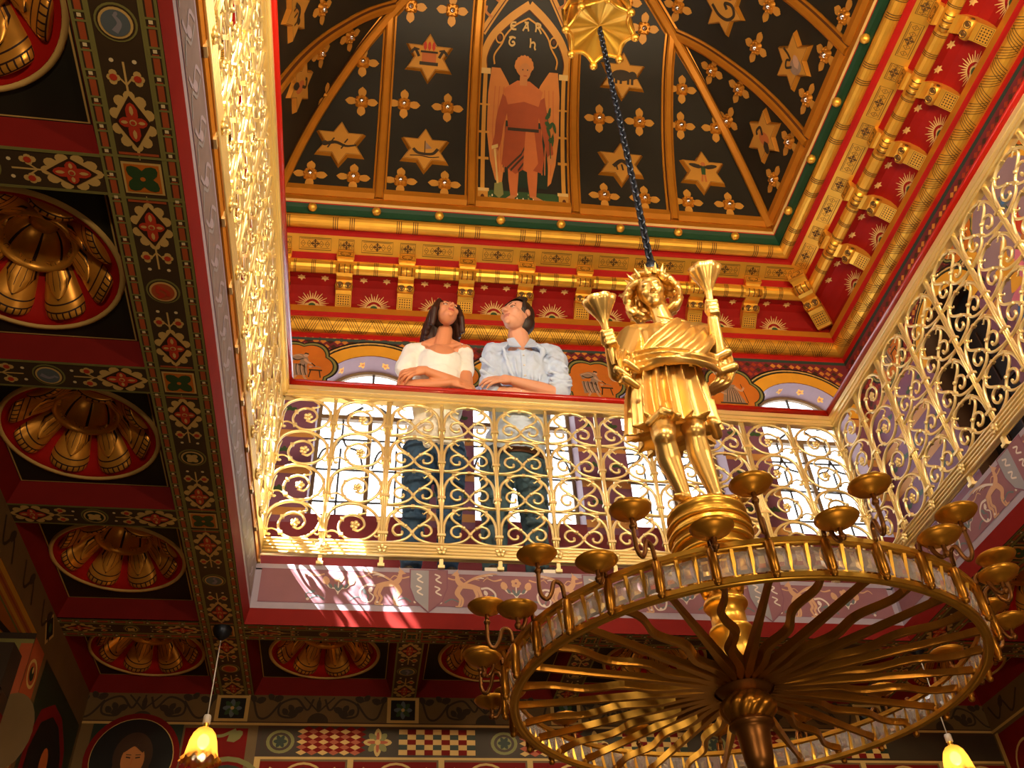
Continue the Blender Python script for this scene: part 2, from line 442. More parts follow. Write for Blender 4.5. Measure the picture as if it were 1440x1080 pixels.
for xs, nm in ((lx, 'left'), (rx, 'right')):
    for i in range(4): cof.append((xs[0], xs[1], BY[i + 1] + CBW, BY[i] - (CBW if i else .09), nm, i + 1))
    cof.append((xs[0], xs[1], .16, LY1, nm, 0))
    cof.append((xs[0], xs[1], -4.2, BY[4] - CBW, nm, 5))
for i in range(4): cof.append((BX[i] + CBW + (.04 if i == 0 else 0), BX[i + 1] - CBW - (.04 if i == 3 else 0), .16, LY1, 'far', i))
for i in range(4): cof.append((BX[i] + CBW, BX[i + 1] - CBW, -4.2, DP - .22, 'near', i))
for x0, x1, y0, y1, nm, i in cof:
    d = .034; a, b, c, e = x0 + d, x1 - d, y0 + d, y1 - d
    O4 = [(x0, y0, ZB), (x1, y0, ZB), (x1, y1, ZB), (x0, y1, ZB)]; I4 = [(a, c, ZP), (b, c, ZP), (b, e, ZP), (a, e, ZP)]
    ceil.add(O4 + I4, [(j, (j + 1) % 4, 4 + (j + 1) % 4, 4 + j) for j in range(4)], 'deep_red')
    cx_, cy_ = (x0 + x1) / 2, (y0 + y1) / 2; hr = .283 * min(1, min(x1 - x0, y1 - y0) / .63)
    if nm == 'near' or i == 5 or (nm == 'right' and i > 2): ceil.add(I4, [(0, 1, 2, 3)], 'coffer_dark')
    else:
        vs_ = []
        for j in range(64):
            q = 2 * pi * j / 64; dx, dy = cos(q), sin(q); f = min(((b - a) / 2) / max(1e-9, abs(dx)), ((e - c) / 2) / max(1e-9, abs(dy)))
            vs_ += [(cx_ + dx * f, cy_ + dy * f, ZP), (cx_ + dx * hr, cy_ + dy * hr, ZP)]
        for cq in I4:   # keep the square corners exact
            j = min(range(64), key=lambda j: (vs_[2 * j][0] - cq[0]) ** 2 + (vs_[2 * j][1] - cq[1]) ** 2); vs_[2 * j] = cq
        ceil.add(vs_, [(2 * j, 2 * j + 1, (2 * j + 3) % 128, (2 * j + 2) % 128) for j in range(64)], 'coffer_dark')
    P = Paint(plane_fn((0, 0, ZP), (1, 0, 0), (0, 1, 0), (0, 0, -1)))
    P.line([(a + .006, c + .006), (b - .006, c + .006), (b - .006, e - .006), (a + .006, e - .006)], .007, 'ochre', 0, True)
    P.mesh(ceil)
# red chamfer round the void and closing strips above the beams
def ringq(mb, x0, x1, y0, y1, z0, X0, X1, Y0, Y1, z1, k):
    A = [(x0, y0, z0), (x1, y0, z0), (x1, y1, z0), (x0, y1, z0)]; B_ = [(X0, Y0, z1), (X1, Y0, z1), (X1, Y1, z1), (X0, Y1, z1)]
    mb.add(A + B_, [(j, (j + 1) % 4, 4 + (j + 1) % 4, 4 + j) for j in range(4)], k)
ringq(ceil, 0, W, DP, 0, 0, -.015, W + .015, DP - .015, .012, ZB, 'deep_red')
# plain backing above everything
ceil.box2((LX0 - .3, 0.0, .210), (LX1 + .3, 1.2, .218), 'coffer_dark'); ceil.box2((LX0 - .3, LY0, .21), (LX1 + .3, DP, .218), 'coffer_dark')
ceil.box2((LX0 - .3, DP, .21), (0, 0, .218), 'coffer_dark'); ceil.box2((W, DP, .21), (LX1 + .3, 0, .218), 'coffer_dark')
ceil.box2((LX0, LY0, ZB - .0), (LX1, -4.2, ZB + .02), 'coffer_dark')
ceiling = struct(ceil, 'ceiling')
beam((-.1175, .8, ZB), (0, -1, 0), (1, 0, 0), 5.0, MBW / 2, [.8 - y for y in BY], True, ceiling)
beam((W + .1175, .8, ZB), (0, -1, 0), (1, 0, 0), 5.0, MBW / 2, [.8 - y for y in BY], True, ceiling)
beam((-.015, .086, ZB - .0006), (1, 0, 0), (0, 1, 0), W + .03, .074, [x + .015 for x in BX[1:4]], True, ceiling)
beam((-.015, DP - .1175, ZB - .0006), (1, 0, 0), (0, 1, 0), W + .03, MBW / 2, [x + .015 for x in BX[1:4]], True, ceiling)
for y in BY[1:4]:
    beam((LX0, y, ZB), (1, 0, 0), (0, 1, 0), .63, CBW, [], False, ceiling)
    beam((W + .22, y, ZB), (1, 0, 0), (0, 1, 0), .63, CBW, [], False, ceiling)
for x0 in (LX0, W + .22): beam((x0, .08, ZB), (1, 0, 0), (0, 1, 0), .63, .085, [], True, ceiling)
for x in BX[1:4]: beam((x, .16, ZB), (0, 1, 0), (1, 0, 0), .64, CBW, [], False, ceiling)
# ------------------------------------------------------------------ gilded rosettes in the coffers
def make_rosette():
    # a hollow, shell-like flower cut up into the ceiling
    t = thing('ceiling_rosette', 'x', 'rosette')
    R0, R1 = .095, .240
    def wd(t): return .034 + .036 * min(1, t * 1.35) * (1 if t < .86 else sqrt(max(0, 1 - ((t - .86) / .14) ** 2)) * .75 + .25)
    def ht(t): return .02 + .066 * sin(min(1, t * 1.1) * pi * .5) * (1 if t < .88 else sqrt(max(0, 1 - ((t - .88) / .12) ** 2)) * .95 + .05)
    mb = MB(); mb.lathe([(.10, .143), (.15, .103), (.2, .058), (.24, .019), (.256, -.001), (.268, -.003)], 'red', 64)
    mb.lathe([(.268, -.001), (.272, -.010), (.282, -.010), (.288, .006)], 'ochre', 64); mb.build('red_disc', t)
    def zb(r): return .138 * max(0, min(1, (.255 - r) / .15)) ** .9
    def hl(t): return .052 * (.55 + .45 * min(1, t * 1.6)) * (1 if t < .8 else sqrt(max(0, 1 - ((t - .8) / .2) ** 2)))
    def lobe(u, v):
        a = pi * u; r = R0 + (R1 + .006 - R0) * v
        return (r, cos(a) * wd(v), zb(r) - sin(a) * hl(v) + .002)
    def lk(u, v):
        if .66 < v < .685 or .78 < v < .80 or .93 < v < .95: return 'rosette_line'
        if .80 <= v <= .93 and (int(u * 40) % 4 == 0): return 'rosette_line'
        return 'rosette_gold'
    def leaf(u, v):
        t = v * .6; a = pi * (.16 + .68 * u); r = R0 + (R1 - R0) * t; e = sqrt(max(0, 1 - (v ** 3))) if v > .6 else 1
        return (r, cos(a) * wd(t) * e * 1.02, zb(r) - sin(a) * hl(t) - .003 - .005 * sin(pi * u))
    def fk(u, v): return 'rosette_line' if (u < .09 or u > .91 or v > .92 or (int(u * 44) % 9 == 0 and v < .75)) else 'rosette_gold'
    for i in range(8):
        M = Matrix.Rotation(2 * pi * (i + .5) / 8, 4, 'Z')
        m2 = MB(); m2.grid(lobe, 40, 40, lk, False, M); p = m2.build('lobe', t)
        m3 = MB(); m3.grid(leaf, 44, 16, fk, False, M); m3.build('leaf_overlay', p)
    mb = MB(); mb.lathe([(.122, .122), (.126, .100), (.119, .086), (.109, .088), (.103, .104), (.1, .12)], 'rosette_gold', 48); mb.build('collar', t)
    mb = MB(); prof = [(.103, .108), (.099, .130), (.09, .155), (.076, .178), (.058, .195), (.04, .203)]
    def dome_fn(u, v):
        i = v * (len(prof) - 1); j = min(int(i), len(prof) - 2); f = i - j
        r = prof[j][0] * (1 - f) + prof[j + 1][0] * f; z = prof[j][1] * (1 - f) + prof[j + 1][1] * f
        r *= 1 - .06 * (1 - abs(sin(7 * pi * u)) ** .4)
        return (r * cos(2 * pi * u), r * sin(2 * pi * u), z)
    mb.grid(dome_fn, 112, 12, lambda u, v: 'rosette_line' if ((u * 7) % 1) < .05 or ((u * 7) % 1) > .95 or v > .94 else 'rosette_gold', True)
    mb.lathe([(.044, .204), (.043, .186), (.031, .174), (0, .169)], 'rosette_gold', 24)
    mb.build('centre_boss', t)
    return t
ros0 = make_rosette(); first = True
def ros_label(nm, i):
    if nm == 'left':
        return ['gilded rosette in the far left corner bay, above the left pendant lamp', 'gilded rosette in the left row of bays, second from the far corner', 'gilded rosette in the left row of bays, third from the far corner', 'gilded rosette in the left row of bays, fourth from the far corner', 'gilded rosette in the top left bay, mostly cut off by the picture edge', ''][i]
    if nm == 'right': return ['gilded rosette in the far right corner bay behind the chandelier rim', 'gilded rosette in the right bay next to the corner bay', 'gilded rosette in the right side bay, third from the corner', '', '', ''][i]
    return ['gilded rosette under the far gallery, first bay right of the left corner', 'gilded rosette under the far gallery, second bay, beside the rim of the chandelier', 'gilded rosette under the far gallery, third bay, behind the chandelier spokes', 'gilded rosette under the far gallery, fourth bay, behind the chandelier spokes'][i]
for x0, x1, y0, y1, nm, i in cof:
    if nm == 'near' or i == 5 or (nm == 'right' and i > 2): continue
    c = ((x0 + x1) / 2, (y0 + y1) / 2, ZP)
    o = ros0 if first else dup(ros0); first = False
    o.location = c; o.rotation_euler = (0, 0, random.choice((0, .1, -.1)))
    s = min(x1 - x0, y1 - y0) / .63; o.scale = (min(1, s),) * 3
    tag(o, ros_label(nm, i), 'rosette', 'gilded rosettes in the ceiling coffers')
# ================================================================== frieze round the edge of the void
def beast(P, x, y, s, fl, c='frieze_tan', c2='frieze_pale'):
    P.at(x, y, 0, s, fl)
    P.curve([(-.34, .18), (-.1, .26), (.22, .3)], [.15, .2], c, 2); P.curve([(.2, .3), (.32, .45), (.34, .62)], [.2, .12], c, 2)
    P.disc(.37, .68, .085, c, 2, 12); P.poly([(.42, .72), (.53, .64), (.43, .62)], c, 2); P.poly([(.33, .74), (.30, .88), (.38, .76)], c, 2)
    for a in ((-.3, .2), (-.18, .2)): P.curve([a, (a[0] - .08, -.05), (a[0] + .0, -.2), (a[0] - .06, -.4), (a[0] + .05, -.42)], [.11, .04], c, 2)
    for a in ((.2, .25), (.28, .25)): P.curve([a, (a[0] + .1, .02), (a[0] - .02, -.18), (a[0] + .02, -.4), (a[0] + .12, -.42)], [.1, .04], c, 2)
    for i in range(5): P.curve([(.12, .36), (-.05 - .05 * i, .46 + .035 * i), (-.2 - .12 * i, .52 + .05 * i), (-.34 - .14 * i, .5 + .055 * i)], [.06, .03], c2 if i % 2 else c, 3)
    P.curve([(-.38, .2), (-.62, .22), (-.82, .02), (-.74, -.28), (-.52, -.34), (-.42, -.16), (-.54, -.04)], [.07, .035], c2, 2)
    P.petal(-.56, -.04, 1.2, .2, .12, c2, 3); P.disc(-.3, -.34, .04, c2, 2, 10); P.at(0, 0)
def shield(P, x, y, s, a='mauve_grey', b='rose'):
    P.at(x, y, 0, s)
    h = [(0, .5), (.42, .5), (.42, .05), (.3, -.28), (0, -.56)]
    P.poly([(-u, v) for u, v in h][::-1] + [], 'wall_mauve', 3); P.poly(h, 'wall_mauve', 3)
    P.poly([(-u * .93, v * .94) for u, v in h][::-1], a, 4); P.poly([(u * .93, v * .94) for u, v in h], b, 4)
    for q in (-1, 1):
        for yy in (.28, -.02): P.curve([(q * .2 - .07, yy + .1), (q * .2 + .04, yy + .04), (q * .2 - .04, yy - .04), (q * .2 + .08, yy - .12)], .035, 'frieze_pale', 5)
    P.at(0, 0)
def vase(P, x, y, s):
    P.at(x, y, 0, s); P.line([(0, -.3), (0, .2)], .04, 'frieze_pale', 2)
    for q in (-1, 1):
        P.curve([(0, -.25), (q * .1, -.1), (q * .28, -.05), (q * .42, .12)], .05, 'frieze_pale', 2); P.petal(q * .36, .02, pi / 2 - q * .3, .34, .22, 'frieze_tan', 3); P.petal(q * .2, -.1, pi / 2 - q * .5, .2, .1, 'blue_grey', 3)
        P.petal(0, -.2, pi / 2 - q * .45, .3, .1, 'blue_grey', 3)
    for t in range(5): P.disc(.1 * cos(1.3 * t), .3 + .1 * sin(1.3 * t), .08, 'frieze_tan', 3, 8)
    P.disc(0, .3, .04, 'rose', 4, 8); P.at(0, 0)
def frieze(name, O, U, N, L, ground, border, beasts, off):
    P = Paint(plane_fn(O, U, (0, 0, 1), N), h=0)
    P.rect(0, 0, L, ZT, border, 0); P.rect(.03, .036, L - .03, ZT - .028, ground, 1)
    P.line([(.03, .036), (L - .03, .036), (L - .03, ZT - .028), (.03, ZT - .028)], .004, 'wall_mauve', 1.6, True)
    if beasts:
        k = 0; x = off
        while x < L + .3:
            for q, xx in ((1, x + .2), (-1, x + .685)):
                if .2 < xx < L - .2: beast(P, xx, .105, .165, -q)
            if .15 < x + .442 < L - .1: vase(P, x + .442, .13, .15)
            if .1 < x < L - .1: shield(P, x, .124, .23)
            for q, f_ in ((.13, 1), (.33, -1), (.55, 1), (.75, -1)):
                if .12 < x + q < L - .12:
                    c_ = x + q
                    P.curve([(c_ - f_ * .05, .055), (c_ - f_ * .015, .075), (c_ + f_ * .03, .06), (c_ + f_ * .04, .085), (c_ + f_ * .015, .095)], [.009, .004], 'blue_grey', 1.7)
                    P.curve([(c_ - f_ * .04, .195), (c_ + f_ * .0, .185), (c_ + f_ * .035, .198), (c_ + f_ * .055, .18)], [.009, .004], 'frieze_tan', 1.7); P.petal(c_ + f_ * .03, .09, .9 * f_ + 1.2, .035, .016, 'blue_grey', 1.8)
            for q in (.06, .3, .58, .82):
                if .1 < x + q < L - .1: P.disc(x + q, .055, .008, 'frieze_pale', 2, 8)
            x += .885
    else:
        for i in range(int(L / .16)):
            x = .1 + i * .16; P.curve([(x, .06), (x + .05, .1), (x + .02, .15), (x + .07, .2)], .012, 'mauve_border', 2); P.curve([(x + .08, .19), (x + .1, .13), (x + .06, .08), (x + .12, .05)], .01, 'mauve_grey', 2); P.petal(x + .04, .1, .8, .07, .03, 'mauve_border', 2)
    mb = MB(); P.mesh(mb)
    e = V3(N) * -.06; A = V3(O); B_ = A + V3(U) * L
    mb.add([A + e, B_ + e, B_ + e + V3((0, 0, ZT)), A + e + V3((0, 0, ZT)), A, B_, B_ + V3((0, 0, ZT)), A + V3((0, 0, ZT))], [(0, 1, 2, 3), (0, 1, 5, 4), (3, 2, 6, 7)], border)
    return struct(mb, name)
frieze('trim_1', (0, 0, 0), (1, 0, 0), (0, -1, 0), W, 'rose', 'mauve_border', True, -.035)
frieze('trim_2', (W, 0, 0), (0, -1, 0), (-1, 0, 0), -DP, 'rose', 'mauve_border', True, .33)
frieze('trim_3', (0, DP, 0), (0, 1, 0), (1, 0, 0), -DP, 'side_frieze', 'mauve_border', False, 0)
frieze('trim_4', (W, DP, 0), (-1, 0, 0), (0, 1, 0), W, 'rose', 'mauve_border', True, .2)
# gallery floor (four sides), thick slabs
fl = MB()
GX0, GX1, GY0, GY1 = XL - .65, XR + .65, YN - .65, GAL
fl.box2((GX0, .06, .22), (GX1, GY1 + .3, ZT), 'floor_wood'); fl.box2((GX0, GY0, .22), (GX1, DP - .06, ZT), 'floor_wood')
fl.box2((GX0, DP - .06, .22), (-.06, .06, ZT), 'floor_wood'); fl.box2((W + .06, DP - .06, .22), (GX1, .06, ZT), 'floor_wood')
struct(fl, 'floor')
gf = MB(); gf.box2((LX0 - 1, LY0 - .2, -4.0), (LX1 + .2, LY1 + .2, -3.9), 'floor_wood'); struct(gf, 'floor')
# ================================================================== lower room walls
P = Paint(plane_fn((0, LY1, 0), (1, 0, 0), (0, 0, 1), (0, -1, 0)), h=0)
P.rect(LX0, -3.9, LX1, ZB + .1, 'stone_brown', 0)
for i in range(6):
    x = BX[0] + .894 * i - .894; c = x + .447
    P.rect(x - .085, -.225, x + .085, -.085, 'ochre', 1); P.rect(x - .065, -.21, x + .065, -.1, 'black', 2)
    for t in range(8): P.petal(x, -.155, t * pi / 4, .05, .025, 'leaf_green' if t % 2 else 'blue_grey', 3)
    P.disc(x, -.155, .01, 'ochre', 4, 8)
    P.disc(c, -.225, .055, 'figure_dark', 1, 20, .05)
    for q in (-1, 1):   # scrolling vine
        P.curve([(c + q * .03, -.1), (c + q * .06, -.16), (c + q * .12, -.1), (c + q * .2, -.13), (c + q * .2, -.19), (c + q * .13, -.2), (c + q * .1, -.16)], .011, 'figure_dark', 2)
        P.curve([(c + q * .2, -.12), (c + q * .26, -.2), (c + q * .31, -.2), (c + q * .34, -.12), (c + q * .35, -.1)], .011, 'figure_dark', 2)
        for a, b in ((.13, -.17), (.33, -.12), (.24, -.11), (.16, -.19)): P.petal(c + q * a, b, 1.2 * q + pi / 2, .055, .035, 'figure_dark', 2); P.petal(c + q * a, b, -.6 * q + pi / 2, .045, .03, 'figure_dark', 2)
    P.petal(c, -.17, pi / 2, .07, .025, 'figure_dark', 2)
    for q in (-.08, 0, .08): P.line([(c, -.17), (c + q, -.09)], .008, 'figure_dark', 2)
P.rect(LX0, -.245, LX1, -.232, 'ochre', 2); P.rect(LX0, -.232, LX1, -.226, 'wood', 2)
# tiled band
P.rect(.03, -.415, LX1, -.247, 'wood', 1); P.rect(.05, -.40, LX1, -.26, 'figure_dark', 2); P.rect(.03, -.42, LX1, -.407, 'ochre', 2)
def tile_band(x0):
    for r in (.085, .072, .055, .04): P.disc(x0 + .12, -.33, r, 'wood' if r in (.085, .055) else 'olive', 3 + (.085 - r) * 30, 20, r * .85)
    for t in range(6): P.petal(x0 + .12, -.33, t * pi / 3, .035, .02, 'dark_green', 6)
    for i in range(6):
        for j in range(5):
            cx, cy = x0 + .23 + i * .055, -.385 + j * .0275
            P.poly([(cx - .0275, cy), (cx, cy + .0137), (cx + .0275, cy), (cx, cy - .0137)], 'pale_ochre' if (i + j) % 2 == 0 else 'brick', 3)
            P.poly([(cx, cy + .0137), (cx + .0275, cy), (cx + .055, cy + .0137), (cx + .0275, cy + .0275)], 'deep_red', 2.8)
    q = x0 + .62
    for t in range(8): P.petal(q, -.33, t * pi / 4, .075 if t % 2 == 0 else .065, .035, 'ochre' if t % 2 == 0 else 'olive', 3)
    for t in range(4): P.petal(q, -.33, t * pi / 2, .055, .016, 'brick', 4)
    P.disc(q, -.33, .015, 'pale_ochre', 5, 10)
    for i in range(9):
        for j in range(5): P.rect(x0 + .73 + i * .045, -.395 + j * .027, x0 + .775 + i * .045, -.368 + j * .027, 'pale_ochre' if (i + j) % 2 == 0 else ('deep_red' if j % 2 == 0 else 'dark_green'), 3)
for x0 in (.03, 1.2, 2.37): tile_band(x0)
for i in range(9):          # red panels with scrolls under the band
    x = .06 + i * .47; P.rect(x, -1.1, x + .43, -.43, 'deep_red', 1); P.rect(x - .03, -1.1, x, -.42, 'ochre', 2)
    P.ring(x + .22, -.56, .12, .012, 'ochre', 2); P.disc(x + .22, -.56, .1, 'black', 2, 20); P.curve([(x + .05, -.46), (x + .1, -.5), (x + .08, -.56), (x + .03, -.54)], .008, 'ochre', 2); P.curve([(x + .38, -.46), (x + .34, -.5), (x + .36, -.56), (x + .4, -.54)], .008, 'ochre', 2)
# portrait roundel panel in the left corner
P.rect(-.81, -1.1, -.33, -.232, 'stone_brown', 1); P.rect(-.79, -1.1, -.345, -.245, 'dark_green', 2)
P.at(0, .08)
P.disc(-.57, -.5, .23, 'deep_red', 3, 40); P.disc(-.57, -.5, .202, 'ochre', 4, 40); P.disc(-.57, -.5, .198, 'black', 5, 40)
P.disc(-.565, -.49, .095, 'wood', 6, 24, .12); P.poly([(-.66, -.68), (-.65, -.5), (-.6, -.42), (-.53, -.42), (-.48, -.5), (-.47, -.68)], 'wood', 6.4); P.disc(-.562, -.51, .056, 'paint_skin', 7, 24, .082); P.poly([(-.72, -.72), (-.62, -.63), (-.5, -.63), (-.4, -.72)], 'robe_red', 7.5)
P.curve([(-.62, -.46), (-.565, -.425), (-.51, -.46)], .035, 'wood', 8, 6)
for q in (-1, 1): P.line([(-.562 + q * .034, -.497), (-.562 + q * .012, -.5)], .007, 'wood', 8); P.line([(-.562 + q * .036, -.484), (-.562 + q * .01, -.486)], .004, 'figure_dark', 8)
P.line([(-.562, -.5), (-.567, -.535)], .004, 'terracotta', 8); P.line([(-.58, -.556), (-.546, -.556)], .006, 'robe_red', 8)
P.at(0, 0)
P.rect(-.335, -1.1, -.02, -.262, 'deep_red', 2); P.rect(-.02, -1.1, .025, -.25, 'stone_brown', 3)
P.ring(-.1, -.62, .2, .025, 'olive', 3); P.disc(-.1, -.62, .17, 'dark_green', 3, 24)
P.curve([(-.3, -.44), (-.26, -.38), (-.24, -.44), (-.2, -.32), (-.14, -.3), (-.08, -.27)], .016, 'olive', 3); P.petal(-.12, -.33, .6, .09, .05, 'olive', 3); P.petal(-.25, -.36, 2, .07, .04, 'olive', 3)
for i in range(4): P.disc(-.29 + i * .035, -.5 - .02 * (i % 2), .011, 'olive', 3, 8)
mb = MB(); P.mesh(mb); mb.box2((LX0 - .2, LY1 + .004, -3.9), (LX1 + .2, LY1 + .05, .222), 'stone_brown'); struct(mb, 'wall_back')
# left wall with a deep window recess
mb = MB()
P = Paint(plane_fn((LX0, 0, 0), (0, 1, 0), (0, 0, 1), (1, 0, 0)), h=0)
P.rect(LY0, -.25, LY1, ZB + .1, 'stone_brown', 0); P.rect(-.19, -3.9, LY1, -.25, 'stone_brown', 0)
P.poly([(-.14, -.16), (-.06, -.09), (.02, -.16), (-.06, -.24)], 'ochre', 1); P.poly([(-.12, -.16), (-.06, -.105), (.0, -.16), (-.06, -.22)], 'black', 2); P.disc(-.06, -.16, .022, 'leaf_green', 3, 10)
for i in range(10):
    y = -3.2 + i * .33; P.curve([(y, -.11), (y + .06, -.2), (y + .14, -.13), (y + .2, -.21)], .014, 'figure_dark', 1); P.petal(y + .1, -.16, .9, .08, .04, 'figure_dark', 1)
P.rect(-.19, -1.6, -.03, -.27, 'brick', 1)
for z in (-.4, -.58, -.76): P.ring(-.11, z, .055, .014, 'ochre', 2); P.disc(-.11, z, .03, 'dark_green', 2, 16); P.petal(-.11, z, pi / 2, .03, .02, 'ochre', 3)
P.rect(.02, -1.6, .76, -.27, 'dark_green', 1); P.poly([(.06, -1.5), (.06, -.62), (.14, -.45), (.3, -.36), (.46, -.36), (.62, -.45), (.7, -.62), (.7, -1.5)], 'deep_red', 2); P.poly([(.11, -1.5), (.11, -.63), (.18, -.49), (.32, -.41), (.44, -.41), (.58, -.49), (.65, -.63), (.65, -1.5)], 'black', 3)
P.disc(.36, -.62, .06, 'terracotta', 4, 14, .08); P.poly([(.2, -1.0), (.28, -.72), (.44, -.72), (.54, -1.0)], 'robe_red', 4)
P.mesh(mb)
mb.box2((LX0 - .2, -.19, -3.9), (LX0 - .004, LY1, .222), 'stone_brown'); mb.box2((LX0 - .9, LY0, -.249), (LX0 - .004, -.19, .222), 'stone_brown'); mb.box2((LX0 - .95, LY0, -3.9), (LX0 - .9, -.19, -.24), 'plain_dark')
P = Paint(plane_fn((LX0, -.19, -.25), (0, -1, 0), (-1, 0, 0), (0, 0, -1)))
P.rect(0, 0, 3.2, .9, 'orange', 0); P.rect(0, 0, 3.2, .02, 'yellow', 1); P.rect(0, .028, 3.2, .036, 'brick', 1); P.rect(0, .045, 3.2, .06, 'yellow', 1); P.rect(0, .07, 3.2, .078, 'olive', 1)
P.curve([(0, .12), (.2, .16), (.38, .26), (.5, .42)], .03, 'wood', 1); P.curve([(0, .15), (.2, .19), (.36, .29), (.46, .44)], .02, 'yellow', 2)
for i in range(4): P.disc(.6 + .3 * i, .25, .09, 'brick', 2, 20); P.ring(.6 + .3 * i, .25, .09, .02, 'yellow', 3)
P.ring(.06, .3, .05, .015, 'olive', 2); P.mesh(mb)
P = Paint(plane_fn((LX0, -.19, 0), (-1, 0, 0), (0, 0, 1), (0, -1, 0)))
P.rect(0, -3.9, .9, -.25, 'plain_dark', 0); P.rect(0, -.36, .9, -.28, 'olive', 1); P.rect(0, -.47, .9, -.42, 'wood', 1); P.rect(0, -.85, .05, -.3, 'brick', 1)
P.disc(.0, -.68, .1, 'stone_brown', 2, 24, .16); P.mesh(mb)
struct(mb, 'wall_left')
# carved bracket on the pier
mb = MB()
for i, (r, z0, z1, k) in enumerate(((.13, -.55, -.36, 'plain_dark'), (.1, -.62, -.55, 'wood'), (.115, -.86, -.62, 'deep_red'), (.07, -.9, -.86, 'ochre'))):
    mb.box2((LX0 - .3, -.19 - r, z0), (LX0 - .03, -.19, z1), k)
Mx = frame((LX0 - .03, -.25, -.74), (0, 1, 0), (0, 0, 1), (1, 0, 0))
mb.lathe([(0, .006), (.035, .008), (.05, .004), (.052, 0)], ['ochre', 'dark_green', 'ochre'], 20, Mx)
tag(mb.build('wall_bracket'), 'dark stepped wall bracket with roundel on the pier at lower left', 'bracket')
mb = MB(); mb.box2((LX1, LY0, -3.9), (LX1 + .1, LY1, .222), 'stone_brown')
P = Paint(plane_fn((LX1, LY1, 0), (0, -1, 0), (0, 0, 1), (-1, 0, 0)))
for i in range(8):
    y = .05 + i * .42
    P.curve([(y, -.11), (y + .06, -.2), (y + .14, -.13), (y + .2, -.21), (y + .3, -.12)], .014, 'figure_dark', 1); P.petal(y + .1, -.16, .9, .08, .04, 'figure_dark', 1); P.rect(y - .03, -1.6, y, -.26, 'ochre', 1); P.rect(y, -1.6, y + .38, -.27, 'deep_red', 1); P.ring(y + .19, -.5, .13, .014, 'ochre', 2)
P.rect(0, -.25, 6, -.235, 'ochre', 2); P.mesh(mb); struct(mb, 'wall_right')
mb = MB(); mb.box2((LX0 - 1, LY0 - .1, -3.9), (LX1 + .1, LY0, .222), 'plain_dark'); struct(mb, 'wall_front')
# ================================================================== gallery walls and windows
WH = .365; WZ0, WZS, WRISE = 1.12, 2.17, .33
def arch_pts(c, hw, zs, rise, n=20): return [(c + hw * cos(pi * i / n), zs + rise * sin(pi * i / n)) for i in range(n + 1)]   # right to left
def opened_wall(mb, O, U, N, L, opens, z0, z1, k, depth, rk):
    O, U, N = V3(O), V3(U), V3(N); Z = V3((0, 0, 1))
    F = lambda u, z, d=0: O + U * u + Z * z - N * d
    x = 0
    for c, hw, a, zs, rise in sorted(opens):
        mb.add([F(x, z0), F(c - hw, z0), F(c - hw, z1), F(x, z1)], [(0, 1, 2, 3)], k)
        if a > z0: mb.add([F(c - hw, z0), F(c + hw, z0), F(c + hw, a), F(c - hw, a)], [(0, 1, 2, 3)], k)
        ap = arch_pts(c, hw, zs, rise)
        for i in range(len(ap) - 1):
            p, q = ap[i], ap[i + 1]; mb.add([F(p[0], p[1]), F(p[0], z1), F(q[0], z1), F(q[0], q[1])], [(0, 1, 2, 3)], k)
        mb.add([F(c - hw, zs), F(c - hw, z1), F(c - hw, z1), F(c - hw, zs)], [(0, 1, 2, 3)], k) if False else None
        path = [(c + hw, a)] + ap + [(c - hw, a)]
        for i in range(len(path) - 1):
            p, q = path[i], path[i + 1]; mb.add([F(*p), F(*q), F(*q, depth), F(*p, depth)], [(0, 1, 2, 3)], rk)
        mb.add([F(c - hw, a), F(c + hw, a), F(c + hw, a, depth), F(c - hw, a, depth)], [(0, 1, 2, 3)], rk)
        x = c + hw
    mb.add([F(x, z0), F(L, z0), F(L, z1), F(x, z1)], [(0, 1, 2, 3)], k)
    # outer skin
    x = 0
    for c, hw, a, zs, rise in sorted(opens):
        if depth > .25: hw2 = hw
        mb.add([F(x - .3, z0, depth), F(c - hw, z0, depth), F(c - hw, z1 + .9, depth), F(x - .3, z1 + .9, depth)], [(0, 1, 2, 3)], 'plain_dark')
        ap = arch_pts(c, hw, zs, rise)
        for i in range(len(ap) - 1):
            p, q = ap[i], ap[i + 1]; mb.add([F(p[0], p[1], depth), F(p[0], z1 + .9, depth), F(q[0], z1 + .9, depth), F(q[0], q[1], depth)], [(0, 1, 2, 3)], 'plain_dark')
        mb.add([F(c - hw, z0, depth), F(c + hw, z0, depth), F(c + hw, a, depth), F(c - hw, a, depth)], [(0, 1, 2, 3)], 'plain_dark'); x = c + hw + .3
    mb.add([F(x - .3, z0, depth), F(L + .3, z0, depth), F(L + .3, z1 + .9, depth), F(x - .3, z1 + .9, depth)], [(0, 1, 2, 3)], 'plain_dark')
wcount = [0]
